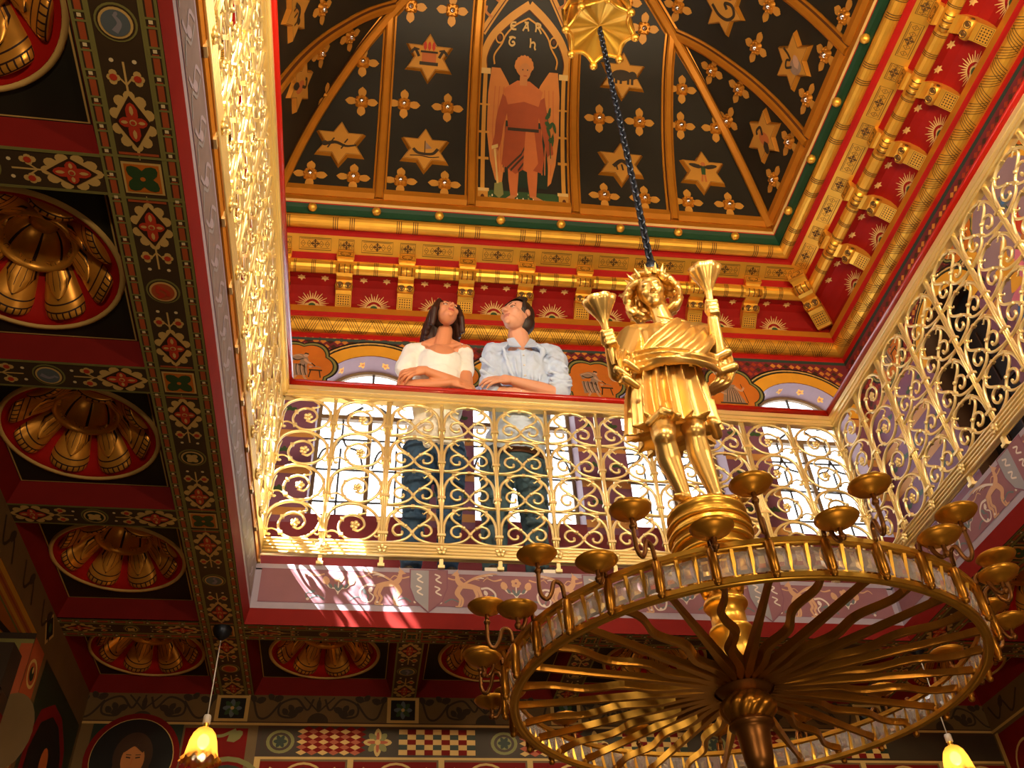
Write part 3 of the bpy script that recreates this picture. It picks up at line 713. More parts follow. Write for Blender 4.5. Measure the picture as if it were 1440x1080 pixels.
def window(O, U, N, c, depth=.2):
    wcount[0] += 1
    M = frame(V3(O) + V3(U) * c - V3(N) * (depth - .02), U, (0, 0, 1), N)
    nm = 'window_%d' % wcount[0]
    mb = MB()
    ap = [(WH - .012, WZ0)] + arch_pts(0, WH - .012, WZS, WRISE - .012) + [(-WH + .012, WZ0)]
    mb.tube([(p[0], p[1], 0) for p in ap], .018, 'frame_wood', 4, True, M=M)
    root = struct(mb, nm)
    mb = MB(); mb.box((0, (WZ0 + 2.05) / 2, 0), (.03, 2.05 - WZ0, .03), 'frame_wood', M); mb.box((0, 2.05, 0), (2 * WH - .03, .035, .035), 'frame_wood', M); mb.box((0, WZ0 + .012, 0), (2 * WH - .03, .03, .035), 'frame_wood', M)
    mb.build('window_frame', root)
    mb = MB()
    def ld(pts, r=.010): mb.tube([(p[0], p[1], 0) for p in pts], r, 'lead', 5, M=M)
    for z in (1.34, 1.60, 1.86):
        ld([(-WH + .02, z), (WH - .02, z)], .008)
    for x in (-.19, .19):
        ld([(x, WZ0), (x, 1.78)], .008); ld(bez([(x - .16, 1.62), (x - .12, 1.76), (x - .04, 1.80), (x, 1.9), (x, 2.04)], 5), .008); ld(bez([(x + .16, 1.62), (x + .12, 1.76), (x + .04, 1.80), (x, 1.9)], 5), .008)
    tre = [(.12 * cos(a) + .05 * cos(3 * a + pi), .13 + 2.06 + .10 * sin(a)) for a in [pi * i / 16 for i in range(17)]]
    ld(tre); ld([(0, 2.28), (0, WZS + WRISE - .02)])
    for q in (-1, 1): ld([(q * .09, 2.25), (q * .24, 2.38)]); ld([(q * .17, 2.19), (q * .3, 2.22)]); ld([(q * .06, 2.16), (q * .17, 2.07)])
    mb.build('leading', root)
    mb = MB(); gp = [(WH - .015, WZ0)] + arch_pts(0, WH - .015, WZS, WRISE - .015) + [(-WH + .015, WZ0)]
    mb.prism(gp, -.003, .003, 'pane', M); mb.build('pane', root)
    return root
def arch_band(P, c, hw, zs, rise, w_, k, L, foot=None):
    n = 24
    for i in range(n):
        a, b = pi * i / n, pi * (i + 1) / n
        P.poly([(c + hw * cos(a), zs + rise * sin(a)), (c + (hw + w_) * cos(a), zs + (rise + w_) * sin(a)), (c + (hw + w_) * cos(b), zs + (rise + w_) * sin(b)), (c + hw * cos(b), zs + rise * sin(b))], k, L)
    if foot is not None:
        for q in (-1, 1): P.rect(c + q * hw, foot, c + q * (hw + w_), zs, k, L)
def inside(opens, u, z, m):
    for c, hw, a, zs, rise in opens:
        if abs(u - c) < hw + m and a - m < z < zs: return True
        if z >= zs and ((u - c) / (hw + m)) ** 2 + ((z - zs) / (rise + m)) ** 2 < 1: return True
    return False
def lobed(P, x, y, r, k, L):
    P.poly([(x + r * (.88 + .16 * abs(cos(3 * a))) * cos(a), y + r * (.88 + .16 * abs(cos(3 * a))) * sin(a)) for a in [2 * pi * i / 72 for i in range(72)]], k, L)
def figure(P, x, y, s, kind):
    P.at(x, y, 0, s); g = 'figure_grey'
    hl = 'frieze_tan'
    if kind % 2 == 0:   # bent figure working at an anvil
        P.curve([(-.5, .35), (-.1, .5), (.1, .3), (.0, -.1)], [.3, .34], g, 5); P.disc(.14, .60, .11, hl, 5.2, 14); P.poly([(.04, .62), (.1, .74), (.24, .70), (.25, .62), (.12, .66)], 'figure_dark', 6)
        P.curve([(-.5, .45), (-.2, .58), (.0, .52)], .05, hl, 6); P.curve([(.05, .4), (-.2, .3), (-.45, .4)], .05, 'figure_dark', 6); P.curve([(.1, .36), (.26, .2), (.46, .12)], [.12, .07], hl, 6); P.line([(.40, .16), (.56, .0)], .05, 'figure_dark', 7)
        P.poly([(-.5, .1), (.2, .1), (.3, -.5), (-.42, -.58)], g, 5)
        for q in (-.4, -.22, -.05, .12): P.curve([(q, .1), (q + .02, -.2), (q + .1, -.52)], .03, 'figure_dark', 6); P.curve([(q + .06, .05), (q + .09, -.25), (q + .15, -.5)], .025, hl, 6)
        P.curve([(.14, -.4), (.16, -.6), (.26, -.74)], .09, hl, 5); P.curve([(-.14, -.4), (-.18, -.6), (-.26, -.72)], .09, hl, 5); P.poly([(.3, .02), (.44, .02), (.42, -.1), (.32, -.1)], hl, 5)
        P.rect(.32, -.25, .86, -.17, 'figure_dark', 5); P.line([(.4, -.2), (.34, -.62)], .05, 'figure_dark', 5); P.line([(.74, -.2), (.82, -.62)], .05, 'figure_dark', 5); P.curve([(.4, -.05), (.6, .0), (.8, -.06)], .04, g, 5)
        for q in (.42, .52, .62, .7): P.line([(q, .42), (q + .05, .5)], .022, 'rib_gold', 5)
    else:               # seated robed figure
        P.disc(-.05, .58, .12, hl, 5.2, 14); P.poly([(-.18, .58), (-.16, .72), (-.02, .76), (.09, .66), (-.04, .68)], 'figure_dark', 6); P.poly([(-.3, .44), (.22, .44), (.35, -.1), (.55, -.6), (-.5, -.6), (-.35, 0)], g, 5)
        P.curve([(.18, .32), (.45, .1), (.62, .3)], [.13, .08], hl, 6); P.curve([(-.25, .3), (-.5, .0), (-.25, -.15)], [.13, .08], hl, 6)
        for q in (-.3, -.18, -.05, .1, .22, .33): P.curve([(q * .5, .25), (q * .8 + .03, -.15), (q, -.58)], .03, 'figure_dark', 6); P.curve([(q * .5 + .05, .2), (q * .8 + .07, -.2), (q + .06, -.56)], .024, hl, 6)
        P.line([(.5, .5), (.66, -.6)], .035, 'figure_dark', 5.5); P.rect(-.62, -.68, .62, -.6, 'figure_dark', 5)
    P.at(0, 0)
def decorate(P, L, opens, mids, arches=(), zt=2.72):
    P.rect
    st = .052
    for i in range(int(L / st)):
        for j in range(11):
            u, z = i * st + (st / 2 if j % 2 else 0), 2.16 + j * st * .98
            if z < zt and not inside(opens, u, z, .06): P.poly([(u - .024, z), (u, z + .024), (u + .024, z), (u, z - .024)], ('tile_orange' if (int((u) / .9) % 2) else 'tile_red') if (i + j) % 3 else 'wood', 2)
    for c, hw, a, zs, rise in list(opens) + list(arches):
        arch_band(P, c, hw + .1, zs, rise + .1, .014, 'dark_green', 4.2); arch_band(P, c, hw + .118, zs, rise + .118, .01, 'ochre', 4.1); arch_band(P, c, hw + .13, zs, rise + .13, .014, 'black', 4)
        arch_band(P, c, hw, zs, rise, .1, 'yellow', 5)
    for i, (u, z, r) in enumerate(mids):
        for q, k in ((1.2, 'black'), (1.13, 'olive'), (1.05, 'dark_green'), (1.0, 'orange')): lobed(P, u, z, r * q, k, 5 + (1.2 - q) * 4)
        P.sc = 1; figure_L(P, u, z, r, i)
def figure_L(P, u, z, r, i):
    n = len(P.polys); figure(P, u, z, r * .82, i)
    for k in range(n, len(P.polys)): p, q, L = P.polys[k]; P.polys[k] = (p, q, L + 2)
def lower_bands(P, L, opens, gap=.0):
    xs = [0]
    for c, hw, a, zs, rise in sorted(opens): xs += [c - hw, c + hw]
    xs.append(L)
    for i in range(0, len(xs), 2):
        a, b = xs[i], xs[i + 1]
        if b - a < .02: continue
        P.rect(a, 1.05, b, 2.16, 'wall_mauve', 1)
        for z, h in ((2.09, .07), (1.72, .06), (1.42, .06), (1.1, .06)): P.rect(a, z, b, z + h, 'wall_band', 2)
        for j in range(int((b - a) / .16)):
            for z in (1.95, 1.6, 1.29): P.petal(a + .1 + j * .16, z, .4, .05, .03, 'leaf_green', 2); P.petal(a + .1 + j * .16, z, pi - .4, .05, .03, 'leaf_green', 2); P.petal(a + .1 + j * .16, z, pi / 2, .04, .025, 'leaf_green', 2)
# far wall, four windows
FO = (GX0, GAL, 0); FL = GX1 - GX0
FC = [.495 + 1.07 * i - GX0 for i in range(4)]
opens = [(c, WH, WZ0, WZS, WRISE) for c in FC]
mb = MB(); opened_wall(mb, FO, (1, 0, 0), (0, -1, 0), FL, opens, ZT, 2.75, 'wall_maroon', .2, 'reveal')
P = Paint(plane_fn(FO, (1, 0, 0), (0, 0, 1), (0, -1, 0)), h=0)
lower_bands(P, FL, opens)
decorate(P, FL, opens, [(FC[0] - .51, 2.36, .21)] + [(c + .535, 2.36, .21) for c in FC[:3]])
P.mesh(mb)
for c in FC:       # small flowers on the soffit of each arch
    for a in (.9, 1.35, 1.8, 2.25):
        x, z = c + GX0 + WH * cos(a), WZS + WRISE * sin(a); n = V3((-cos(a), 0, -sin(a)))
        Q = Paint(plane_fn((x, GAL + .09, z), (0, 1, 0), (sin(a), 0, -cos(a)), n)); [Q.petal(0, 0, t * 2 * pi / 5, .035, .022, 'yellow', 0) for t in range(5)]; Q.disc(0, 0, .012, 'orange', 1, 8); Q.mesh(mb)
struct(mb, 'wall_far')
for c in FC: window(FO, (1, 0, 0), (0, -1, 0), c)
# left wall with three windows (the sun comes through these)
LO = (GX0, GY0, 0); LL = GAL - GY0
lop = [(y - GY0, WH, WZ0, WZS, WRISE) for y in (-.75, -1.75, -2.75)]
mb = MB(); opened_wall(mb, LO, (0, 1, 0), (1, 0, 0), LL, lop, ZT, 2.75, 'wall_maroon', .2, 'reveal')
P = Paint(plane_fn(LO, (0, 1, 0), (0, 0, 1), (1, 0, 0)), h=0); lower_bands(P, LL, lop); decorate(P, LL, lop, []); P.mesh(mb); struct(mb, 'wall_west')
for o in lop: window(LO, (0, 1, 0), (1, 0, 0), o[0])
# right wall: dark doorway, blind arches and a mural
RO = (GX1, GAL, 0)
dop = [(1.17, .3, ZT, 1.95, .3)]
mb = MB(); opened_wall(mb, RO, (0, -1, 0), (-1, 0, 0), LL, dop, ZT, 2.75, 'wall_maroon', .28, 'wood')
P = Paint(plane_fn(RO, (0, -1, 0), (0, 0, 1), (-1, 0, 0)), h=0); lower_bands(P, LL, dop)
ba = [(2.0, .34, 1.0, 2.1, .36), (2.95, .34, 1.0, 2.1, .36), (3.9, .34, 1.0, 2.1, .36)]
decorate(P, LL, dop, [(.5, 2.36, .2), (1.58, 2.4, .16), (2.47, 2.4, .16)], ba)
for c, hw, a, zs, rise in ba:
    P.poly([(c + hw, a)] + arch_pts(c, hw, zs, rise) + [(c - hw, a)], 'reveal', 6)
    for t in range(7): P.petal(c + .02, 2.2, t * 2 * pi / 7, .06, .03, 'blue_grey', 7)
    P.disc(c + .02, 2.2, .018, 'blue', 8, 8); P.line([(c + .02, 2.16), (c + .05, 1.9)], .01, 'leaf_green', 7)
    for i, k in enumerate(('blue', 'yellow', 'pink', 'teal', 'flower_red', 'blue', 'pink', 'orange', 'teal')):   # robed figures of the mural
        x = c - hw + .06 + (i * .071) % .58; z = 1.3 + (i * .37) % .5
        P.curve([(x, z), (x + .05, z + .12), (x + .02, z + .24), (x + .09, z + .34)], [.12, .05], k, 7 + i * .15); P.petal(x, z + .1, 1.1 + i, .16, .07, k, 8.5)
    P.disc(c, 1.86, .045, 'paint_skin', 9, 12); P.disc(c + .18, 1.7, .04, 'paint_skin', 9, 12); P.rect(c - hw, .98, c + hw, 1.05, 'wall_band', 9)
P.mesh(mb); struct(mb, 'wall_east')
mb = MB(); M = frame((GX1 + .2, GAL - 1.17, 0), (0, -1, 0), (0, 0, 1), (-1, 0, 0))
mb.prism([(.3, ZT)] + arch_pts(0, .3, 1.95, .3) + [(-.3, ZT)], -.02, .02, 'black', M)
for q in (-.15, 0, .15): mb.box((q, 1.1, .02), (.01, 1.7, .02), 'wood', M)
for z in (.7, 1.5): mb.box((0, z, .024), (.5, .04, .02), 'wood', M)
struct(mb, 'door_1')
mb = MB(); NO = (GX1, GY0, 0); nop = [(1.5 + 2.0 * i, WH, WZ0, WZS, WRISE) for i in range(2)]
opened_wall(mb, NO, (-1, 0, 0), (0, 1, 0), FL, nop, ZT, 2.75, 'wall_mauve', .2, 'reveal'); struct(mb, 'wall_near')
for o in nop: window(NO, (-1, 0, 0), (0, 1, 0), o[0])
mb = MB(); mb.box2((GX0 - .3, GY0 - .3, 5.5), (GX1 + .3, GAL + .3, 5.6), 'plain_dark')     # roof over the vault
for a, b in (((GX0 - .3, GAL + .2, 2.7), (GX1 + .3, GAL + .26, 5.55)), ((GX0 - .3, GY0 - .3, 2.7), (GX1 + .3, GY0 - .2, 5.55)), ((GX0 - .3, GY0 - .3, 2.7), (GX0 - .2, GAL + .26, 5.55)), ((GX1 + .28, GY0 - .3, 2.7), (GX1 + .36, GAL + .26, 5.55))): mb.box2(a, b, 'plain_dark')
struct(mb, 'ceiling')
# ================================================================== cornice
SIDES = {'far': (lambda u, o, z: V3((u, YF + o, z + tilt(u)))), 'right': (lambda u, o, z: V3((XR + o, u, z + tilt(XR + o)))),
         'left': (lambda u, o, z: V3((XL - o, u, z + tilt(XL - o)))), 'near': (lambda u, o, z: V3((u, YN - o, z + tilt(u))))}
SN = {'far': ((1, 0, 0), (0, -1, 0)), 'right': ((0, -1, 0), (-1, 0, 0)), 'left': ((0, 1, 0), (1, 0, 0)), 'near': ((-1, 0, 0), (0, 1, 0))}
def arc(co, cz, r, a0, a1, n=8): return [(co + r * cos(radians(a0 + (a1 - a0) * i / n)), cz + r * sin(radians(a0 + (a1 - a0) * i / n))) for i in range(n + 1)]
ROLL1 = arc(.09, 3.335, .052, 150, 330); ROLL2 = arc(.345, 3.125, .055, 110, 300); CHEV = arc(.61, 2.785, .062, 130, 300)
COVE = [(.36, 3.07), (.42, 3.085), (.48, 3.065), (.53, 3.02), (.555, 2.97), (.56, 2.925)]
PROF = [([(0, 3.52), (-.012, 3.5), (-.012, 3.45)], 'rib_gold'), ([(-.012, 3.45), (.0, 3.435)], 'pale_ochre'), ([(0, 3.435), (.004, 3.428)], 'red'), ([(.004, 3.428), (.02, 3.40), (.03, 3.37), (.035, 3.35)], 'green'),
        (ROLL1, 'cornice_gold'), ([ROLL1[-1], (.16, 3.30), (.175, 3.285)], 'red'), ([(.175, 3.285), (.295, 3.225)], 'cornice_gold'), ([(.295, 3.225), (.31, 3.20), (.325, 3.178)], 'red'),
        (ROLL2, 'cornice_gold'), ([ROLL2[-1]] + COVE, 'cove_red'), ([(.56, 2.925), (.545, 2.92), (.55, 2.865)], 'rib_gold'), ([(.55, 2.865), (.56, 2.845), (.57, 2.833)], 'red'), (CHEV, 'cornice_gold'), ([CHEV[-1], (.645, 2.70), (.65, 2.69)], 'red'), ([(.65, 2.69), (.64, 2.68), (.652, 2.655)], 'dark_green')]
crn = {}
for nm in ('far', 'right', 'left', 'near'):
    f = SIDES[nm]; mb = MB()
    ends = (lambda o: (XL - o, XR + o)) if nm in ('far', 'near') else (lambda o: (YF + o, YN - o))
    for pts, k in PROF:
        for i in range(len(pts) - 1):
            (o0, z0), (o1, z1) = pts[i], pts[i + 1]; a, b = ends(o0); c, d = ends(o1)
            mb.add([f(a, o0, z0), f(b, o0, z0), f(d, o1, z1), f(c, o1, z1)], [(0, 1, 2, 3)], k, len(pts) > 4)
    crn[nm] = tag(mb.build('trim_%d' % (5 + len(crn)), fix=False), kind='structure')
    U_, N_ = SN[nm]; a0, a1 = ends(0)
    # painted lines
    mp = MB()
    def prof_fn(pts, lift=.0018):
        cum = [0]
        for i in range(len(pts) - 1): cum.append(cum[-1] + sqrt((pts[i + 1][0] - pts[i][0]) ** 2 + (pts[i + 1][1] - pts[i][1]) ** 2))
        def g(u, v, h):
            v = max(0, min(cum[-1] - 1e-6, v)); i = max(j for j in range(len(pts) - 1) if cum[j] <= v); t = (v - cum[i]) / (cum[i + 1] - cum[i])
            o = pts[i][0] + (pts[i + 1][0] - pts[i][0]) * t; z = pts[i][1] + (pts[i + 1][1] - pts[i][1]) * t
            no, nz = -(pts[i + 1][1] - pts[i][1]), pts[i + 1][0] - pts[i][0]; q = sqrt(no * no + nz * nz); s = -1 if True else 1
            no, nz = no / q, nz / q
            if nz > 0: no, nz = -no, -nz
            if abs(nz) < .2 and no > 0: no, nz = -no, -nz
            return f(u, o + no * h, z + nz * h)
        return g, cum[-1]
    lo, hi = min(a0, a1), max(a0, a1)
    g, Lp = prof_fn(ROLL1); P = Paint(g, .002, .001, vs=[Lp * i / 8 for i in range(1, 8)])
    u = lo + .05
    while u < hi:
        for q in (-.075, -.06, -.045, .045, .06, .075): P.rect(u + q - .003, 0, u + q + .003, Lp, 'cornice_line', 0)
        u += .462
    P.mesh(mp)
    CORB = [(-.217 + .453 * i) for i in range(9)] if nm in ('far', 'near') else [.022 - .453 * i for i in range(9)]
    g, Lp = prof_fn(ROLL2); P = Paint(g, .002, .001, vs=[Lp * i / 8 for i in range(1, 8)])
    for c in CORB:
        for q in (-.09, -.1, .215, .227, .239, .09, .1): P.rect(c + q - .0025, 0, c + q + .0025, Lp, 'cornice_line', 0)
    P.mesh(mp)
    g, Lp = prof_fn(CHEV); P = Paint(g, .002, .001, vs=[Lp * i / 8 for i in range(1, 8)])
    u = lo - .5; k = 0
    while u < hi + .5:
        for j in range(5):
            a = u + j * .018; P.line([(a, .02 if k % 2 else Lp - .02), (a + .075, Lp - .02 if k % 2 else .02)], .004, 'cornice_line', 0)
        u += .095; k += 1
    P.mesh(mp)
    g, Lp = prof_fn([(.175, 3.285), (.295, 3.225)]); P = Paint(g, .0015, .001)
    for c in CORB:
        for cc, hw in ((c, .055), (c + .2265, .115)):
            P.line([(cc - hw, .025), (cc + hw, .025), (cc + hw, Lp - .02), (cc - hw, Lp - .02)], .005, 'cornice_line', 0, True)
            for q in range(-2, 3):
                x = cc + q * hw * .38; m_ = Lp / 2 + .002; r_ = hw * .14
                if q: P.line([(x - r_, m_), (x, m_ + .024), (x + r_, m_), (x, m_ - .024)], .004, 'cornice_line', 0, True); P.line([(x - r_ * .5, m_), (x + r_ * .5, m_)], .004, 'cornice_line', 0)
            for q in (-1, 1): P.line([(cc - hw * .9, Lp / 2 + q * .033), (cc + hw * .9, Lp / 2 + q * .033)], .003, 'cornice_line', 0)
            for t in range(4): P.petal(cc, Lp / 2, t * pi / 2, .034, .014, 'cornice_line', 0)
            P.ring(cc, Lp / 2, .022, .005, 'cornice_line', 0, 12)
    P.mesh(mp)
    g, Lp = prof_fn(COVE); P = Paint(g, .002, .001, vs=[.06, .12, .18])
    for c in CORB + [CORB[-1] + .453 * (1 if nm in ('far', 'near') else -1)]:
        cc = c - .2265 if nm in ('far', 'near') else c + .2265
        for q in (-.085, .085): P.poly([(cc + q + (.033 if i % 2 == 0 else .019) * sin(i * pi / 6), .055 + (.033 if i % 2 == 0 else .019) * cos(i * pi / 6)) for i in range(12)], 'pale_ochre', 0)
        for t in range(17):
            a = pi * (t + .0) / 16; r0, r1 = .055, .125 if t % 2 else .105; x0, y0 = cc + r0 * cos(a), Lp - .012 - r0 * sin(a); x1, y1 = cc + r1 * cos(a), Lp - .012 - r1 * sin(a) * .95
            P.line([(x0, y0), (x1, y1)], [.011, .003], 'pale_ochre', 0)
        for q, r in ((-.03, .024), (.03, .024), (0, .03)): P.poly([(cc + q + r * cos(pi * i / 8), Lp - .006 - (.012 if q == 0 else 0) - r * sin(pi * i / 8)) for i in range(9)], 'ochre', 1)
        P.poly([(cc + .026 * cos(pi * i / 8), Lp - .005 - .026 * sin(pi * i / 8)) for i in range(9)], 'leaf_green', 2)
    P.mesh(mp); mp.build('painted_ornament', crn[nm])
    # little gilt balls along the green hollow
    u0 = -.02 if nm in ('far', 'near') else -.073
    for i in range(9):
        u = u0 + (.462 * i if nm in ('far', 'near') else -.47 * i)
        if not (lo < u < hi): continue
        m2 = MB(); c = f(u, .005, 3.385); m2.ball(c, .034, 'cornice_gold', 12)
        for t in range(8): m2.tube([c + V3(U_) * .03 * cos(t * pi / 4) + V3((0, 0, 1)) * .03 * sin(t * pi / 4), c + V3(N_) * .024 + V3(U_) * .012 * cos(t * pi / 4) + V3((0, 0, 1)) * .012 * sin(t * pi / 4)], .006, 'cornice_gold', 5)
        m2.build('ball', crn[nm])
# gilded brackets
def make_corbel():
    t = thing('cornice_bracket', 'x', 'bracket'); hw = .058
    pf = [(.275, 3.235), (.262, 3.20), (.268, 3.165), (.285, 3.15), (.30, 3.135), (.31, 3.10), (.33, 3.075), (.365, 3.06), (.405, 3.06), (.43, 3.035), (.445, 3.00), (.475, 2.985), (.545, 2.925), (.56, 2.918), (.60, 2.95), (.60, 3.1), (.42, 3.24)]
    M = frame((0, 0, 0), (0, 1, 0), (0, 0, 1), (1, 0, 0))
    mb = MB(); mb.prism(pf, -hw, hw, 'cornice_gold', M)
    mb.box((0, .275, 3.185), (.128, .03, .06), 'cornice_gold'); mb.build('body', t)
    mb = MB(); mb.tube([(-.066, .325, 3.10), (.066, .325, 3.10)], .034, 'cornice_gold', 16)
    for q in (-.04, -.02, .0, .02, .04): mb.tube([(q - .003, .325, 3.10), (q + .003, .325, 3.10)], .0355, 'cornice_line' if abs(q) > .03 or q == 0 else 'gold', 16)
    mb.build('scroll_roll', t)
    mb = MB(); mb.tube([(-.062, .43, 3.02), (.062, .43, 3.02)], .03, 'cornice_gold', 16); mb.tube([(-.066, .43, 3.02), (.066, .43, 3.02)], .012, 'cornice_line', 10)
    for q in (-.03, .03): mb.lathe([(.024, 0), (.024, .003), (.018, .004), (.018, .0), (.01, .004), (0, .005)], ['cornice_line', 'cornice_line', 'gold', 'cornice_line', 'cornice_line'], 16, frame((q, .405, 3.008), (1, 0, 0), (0, .6, -.8), (0, -.8, -.6)))
    mb.build('volute', t)
    mb = MB(); a, b = V3((0, .475, 2.985)), V3((0, .545, 2.925)); vv = (b - a).normalized()
    P = Paint(plane_fn(a, (1, 0, 0), vv, (0, vv.z, -vv.y)))
    P.line([(-.05, .006), (.05, .006), (.05, .086), (-.05, .086)], .004, 'cornice_line', 0, True)
    for i in range(5):
        for j in range(4): P.disc(-.036 + i * .018, .02 + j * .018, .006, 'cornice_line', 0, 6)
    P.mesh(mb); mb.build('lattice_panel', t); mb = MB()
    P = Paint(plane_fn((0, .2595, 3.185), (1, 0, 0), (0, 0, 1), (0, -1, 0)))
    P.line([(-.055, -.024), (.055, -.024), (.055, .024), (-.055, .024)], .004, 'cornice_line', 0, True)
    for q in (-1, 1): P.curve([(q * .005, -.015), (q * .03, -.012), (q * .035, .01), (q * .018, .008)], .006, 'cornice_line', 0)
    P.mesh(mb); mb.build('carved_panel', t)
    return t
cb0 = make_corbel(); firstc = True
def corbel(M, label):
    global firstc
    o = cb0 if firstc else dup(cb0); firstc = False
    o.matrix_basis = M; tag(o, label, 'bracket', 'gilded brackets under the cornice'); return o
for i in range(9):
    c = -.217 + .453 * i
    corbel(Matrix.Translation((c, YF, tilt(c))), 'gilded scroll bracket under the far cornice, %s from the left' % ORD[i])
for i in range(9):
    y = .022 - .453 * i
    corbel(Matrix.Translation((XR, y, tilt(XR + .3))) @ Matrix.Rotation(-pi / 2, 4, 'Z'), 'gilded scroll bracket under the right cornice, %s from the far corner' % ORD[i])
corbel(Matrix.Translation((XR - .06, YF - .06, tilt(XR + .3))) @ Matrix.Rotation(-pi / 4, 4, 'Z') @ Matrix.Scale(1.35, 4, (0, 1, 0)), 'diagonal gilded bracket in the far right corner of the cornice')
# ================================================================== painted vault
PRS = [(0, 3.5), (.05, 3.70), (.10, 3.875), (.16, 4.05), (.25, 4.26), (.36, 4.46), (.55, 4.74), (.75, 4.93), (1.0, 5.08), (1.35, 5.20), (1.95, 5.30)]
def zp(s):
    if s <= 0: return 3.5 + s * 4
    i = max(j for j in range(len(PRS) - 1) if PRS[j][0] <= s) if s < 1.95 else len(PRS) - 2
    g = lambda j: (PRS[min(j + 1, len(PRS) - 1)][1] - PRS[max(j - 1, 0)][1]) / (PRS[min(j + 1, len(PRS) - 1)][0] - PRS[max(j - 1, 0)][0])
    h = PRS[i + 1][0] - PRS[i][0]; t = (s - PRS[i][0]) / h
    return (2 * t ** 3 - 3 * t * t + 1) * PRS[i][1] + (t ** 3 - 2 * t * t + t) * h * g(i) + (-2 * t ** 3 + 3 * t * t) * PRS[i + 1][1] + (t ** 3 - t * t) * h * g(i + 1)
def dzp(s): return (zp(s + .01) - zp(s - .01)) / .02
def facet(nm, u, s):
    z = zp(s); d = dzp(s); q = sqrt(1 + d * d)
    if nm == 'far': p, U, I = V3((u, YF - s, z + tilt(u))), V3((1, 0, 0)), V3((0, -1, 0))
    elif nm == 'right': p, U, I = V3((XR - s, u, z + tilt(XR - s))), V3((0, -1, 0)), V3((-1, 0, 0))
    elif nm == 'left': p, U, I = V3((XL + s, u, z + tilt(XL + s))), V3((0, 1, 0)), V3((1, 0, 0))
    else: p, U, I = V3((u, YN + s, z + tilt(u))), V3((-1, 0, 0)), V3((0, 1, 0))
    T = (I + V3((0, 0, d))) / q; N = (I * d - V3((0, 0, 1))) / q
    return p, U, T, N
NS = 130; SM = (XR - XL) / 2
vault = MB()
for nm in ('far', 'right', 'left', 'near'):
    lo, hi = (XL, XR) if nm in ('far', 'near') else (YN, YF)
    def fn(u, v, nm=nm, lo=lo, hi=hi):
        s = v * SM; a, b = lo + s, hi - s; x = a + (b - a) * u
        return facet(nm, x, s)[0]
    vault.grid(fn, 24, NS, 'vault_dark')
vlt = struct(vault, 'ceiling')
RIBP = [(-.05, -.004), (-.05, .012), (-.036, .016), (-.03, .036), (-.018, .048), (.018, .048), (.03, .036), (.036, .016), (.05, .012), (.05, -.004)]
RIBK = ['rib_gold', 'rib_gold', 'rib_line', 'rib_gold', 'rib_gold', 'rib_gold', 'rib_line', 'rib_gold', 'rib_gold']
def rib(nm, u, s0, s1):
    mb = MB(); pa = []; nn = []; ss = []
    for i in range(41):
        s = s0 + (s1 - s0) * i / 40; p, U, T, N = facet(nm, u, s); pa.append(p); nn.append(N); ss.append(U)
    mb.sweep(pa, nn, ss, RIBP, RIBK); mb.build('rib', vlt, fix=False)
FR = [.452, 1.142, 1.947, 2.735]; node = [(.452 - XL), 9, 9, XR - 2.735]
for nm in ('far', 'near'):
    rib(nm, FR[0], 0, FR[0] - XL); rib(nm, FR[3], 0, XR - FR[3]); rib(nm, FR[1], 0, 1.25); rib(nm, FR[2], 0, 1.25)
for nm in ('right', 'left'):
    rib(nm, -.60, 0, .8); rib(nm, -2.84, 0, .8); rib(nm, -1.33, 0, 1.25); rib(nm, -2.13, 0, 1.25)
for sx, sy in ((1, 1), (-1, 1), (1, -1), (-1, -1)):
    mb = MB(); pa = []; nn = []; ss = []
    for i in range(61):
        s = SM * i / 60; x = (XR - s) if sx > 0 else (XL + s); y = (YF - s) if sy > 0 else (YN + s)
        d = dzp(s); N = V3((-sx * d, -sy * d, -2)).normalized(); S = V3((sy, -sx, 0)).normalized()
        pa.append(V3((x, y, zp(s) + tilt(x)))); nn.append(N); ss.append(S if sx * sy > 0 or True else -S)
    mb.sweep(pa, nn, ss, [(a * 1.1, b + .012) for a, b in RIBP], RIBK); mb.build('rib', vlt, fix=False)
# framing fillet at the foot of the vault
for nm in ('far', 'right', 'left', 'near'):
    lo, hi = (XL, XR) if nm in ('far', 'near') else (YN, YF)
    mb = MB(); pa = []; nn = []; ss = []
    for i in range(2):
        p, U, T, N = facet(nm, lo + (hi - lo) * i, .012); pa.append(p); nn.append(N); ss.append(T)
    mb.sweep(pa, nn, ss, [(-.045, 0), (-.045, .02), (.0, .03), (.05, .022), (.05, 0)], 'rib_gold'); mb.build('foot_fillet', vlt, fix=False)
# ------------------------------------------------------------------ mirrored flower bosses
def make_flower():
    t = thing('flower_boss', 'x', 'boss')
    P = Paint(plane_fn((0, 0, 0), (1, 0, 0), (0, 1, 0), (0, 0, 1)))
    for i in range(4):
        a = i * pi / 2
        for j, q in enumerate((-.32, -.16, .32, .16, 0)): P.petal(cos(a) * .03, sin(a) * .03, a + q, .086 - abs(q) * .05, .03, 'gold_paint', j * .5 + i * .12)
    mb = MB(); P.mesh(mb); mb.build('painted_petals', t)
    mb = MB(); mb.prism([(.047 * (1 + .16 * cos(4 * a)) * cos(a), .047 * (1 + .16 * cos(4 * a)) * sin(a)) for a in [2 * pi * i / 40 + pi / 4 * 0 for i in range(40)]], 0, .02, 'rib_gold', Matrix.Rotation(pi / 4, 4, 'Z'), inset=.8)
    for i in range(8): mb.ball((.036 * cos(i * pi / 4), .036 * sin(i * pi / 4), .018), .009, 'rib_gold', 8)
    mb.build('gilt_boss', t)
    mb = MB(); mb.lathe([(.021, .018), (.019, .027), (.012, .033), (0, .036)], 'mirror', 20); mb.build('mirror', t)
    return t
fb0 = make_flower(); _ff = [True]
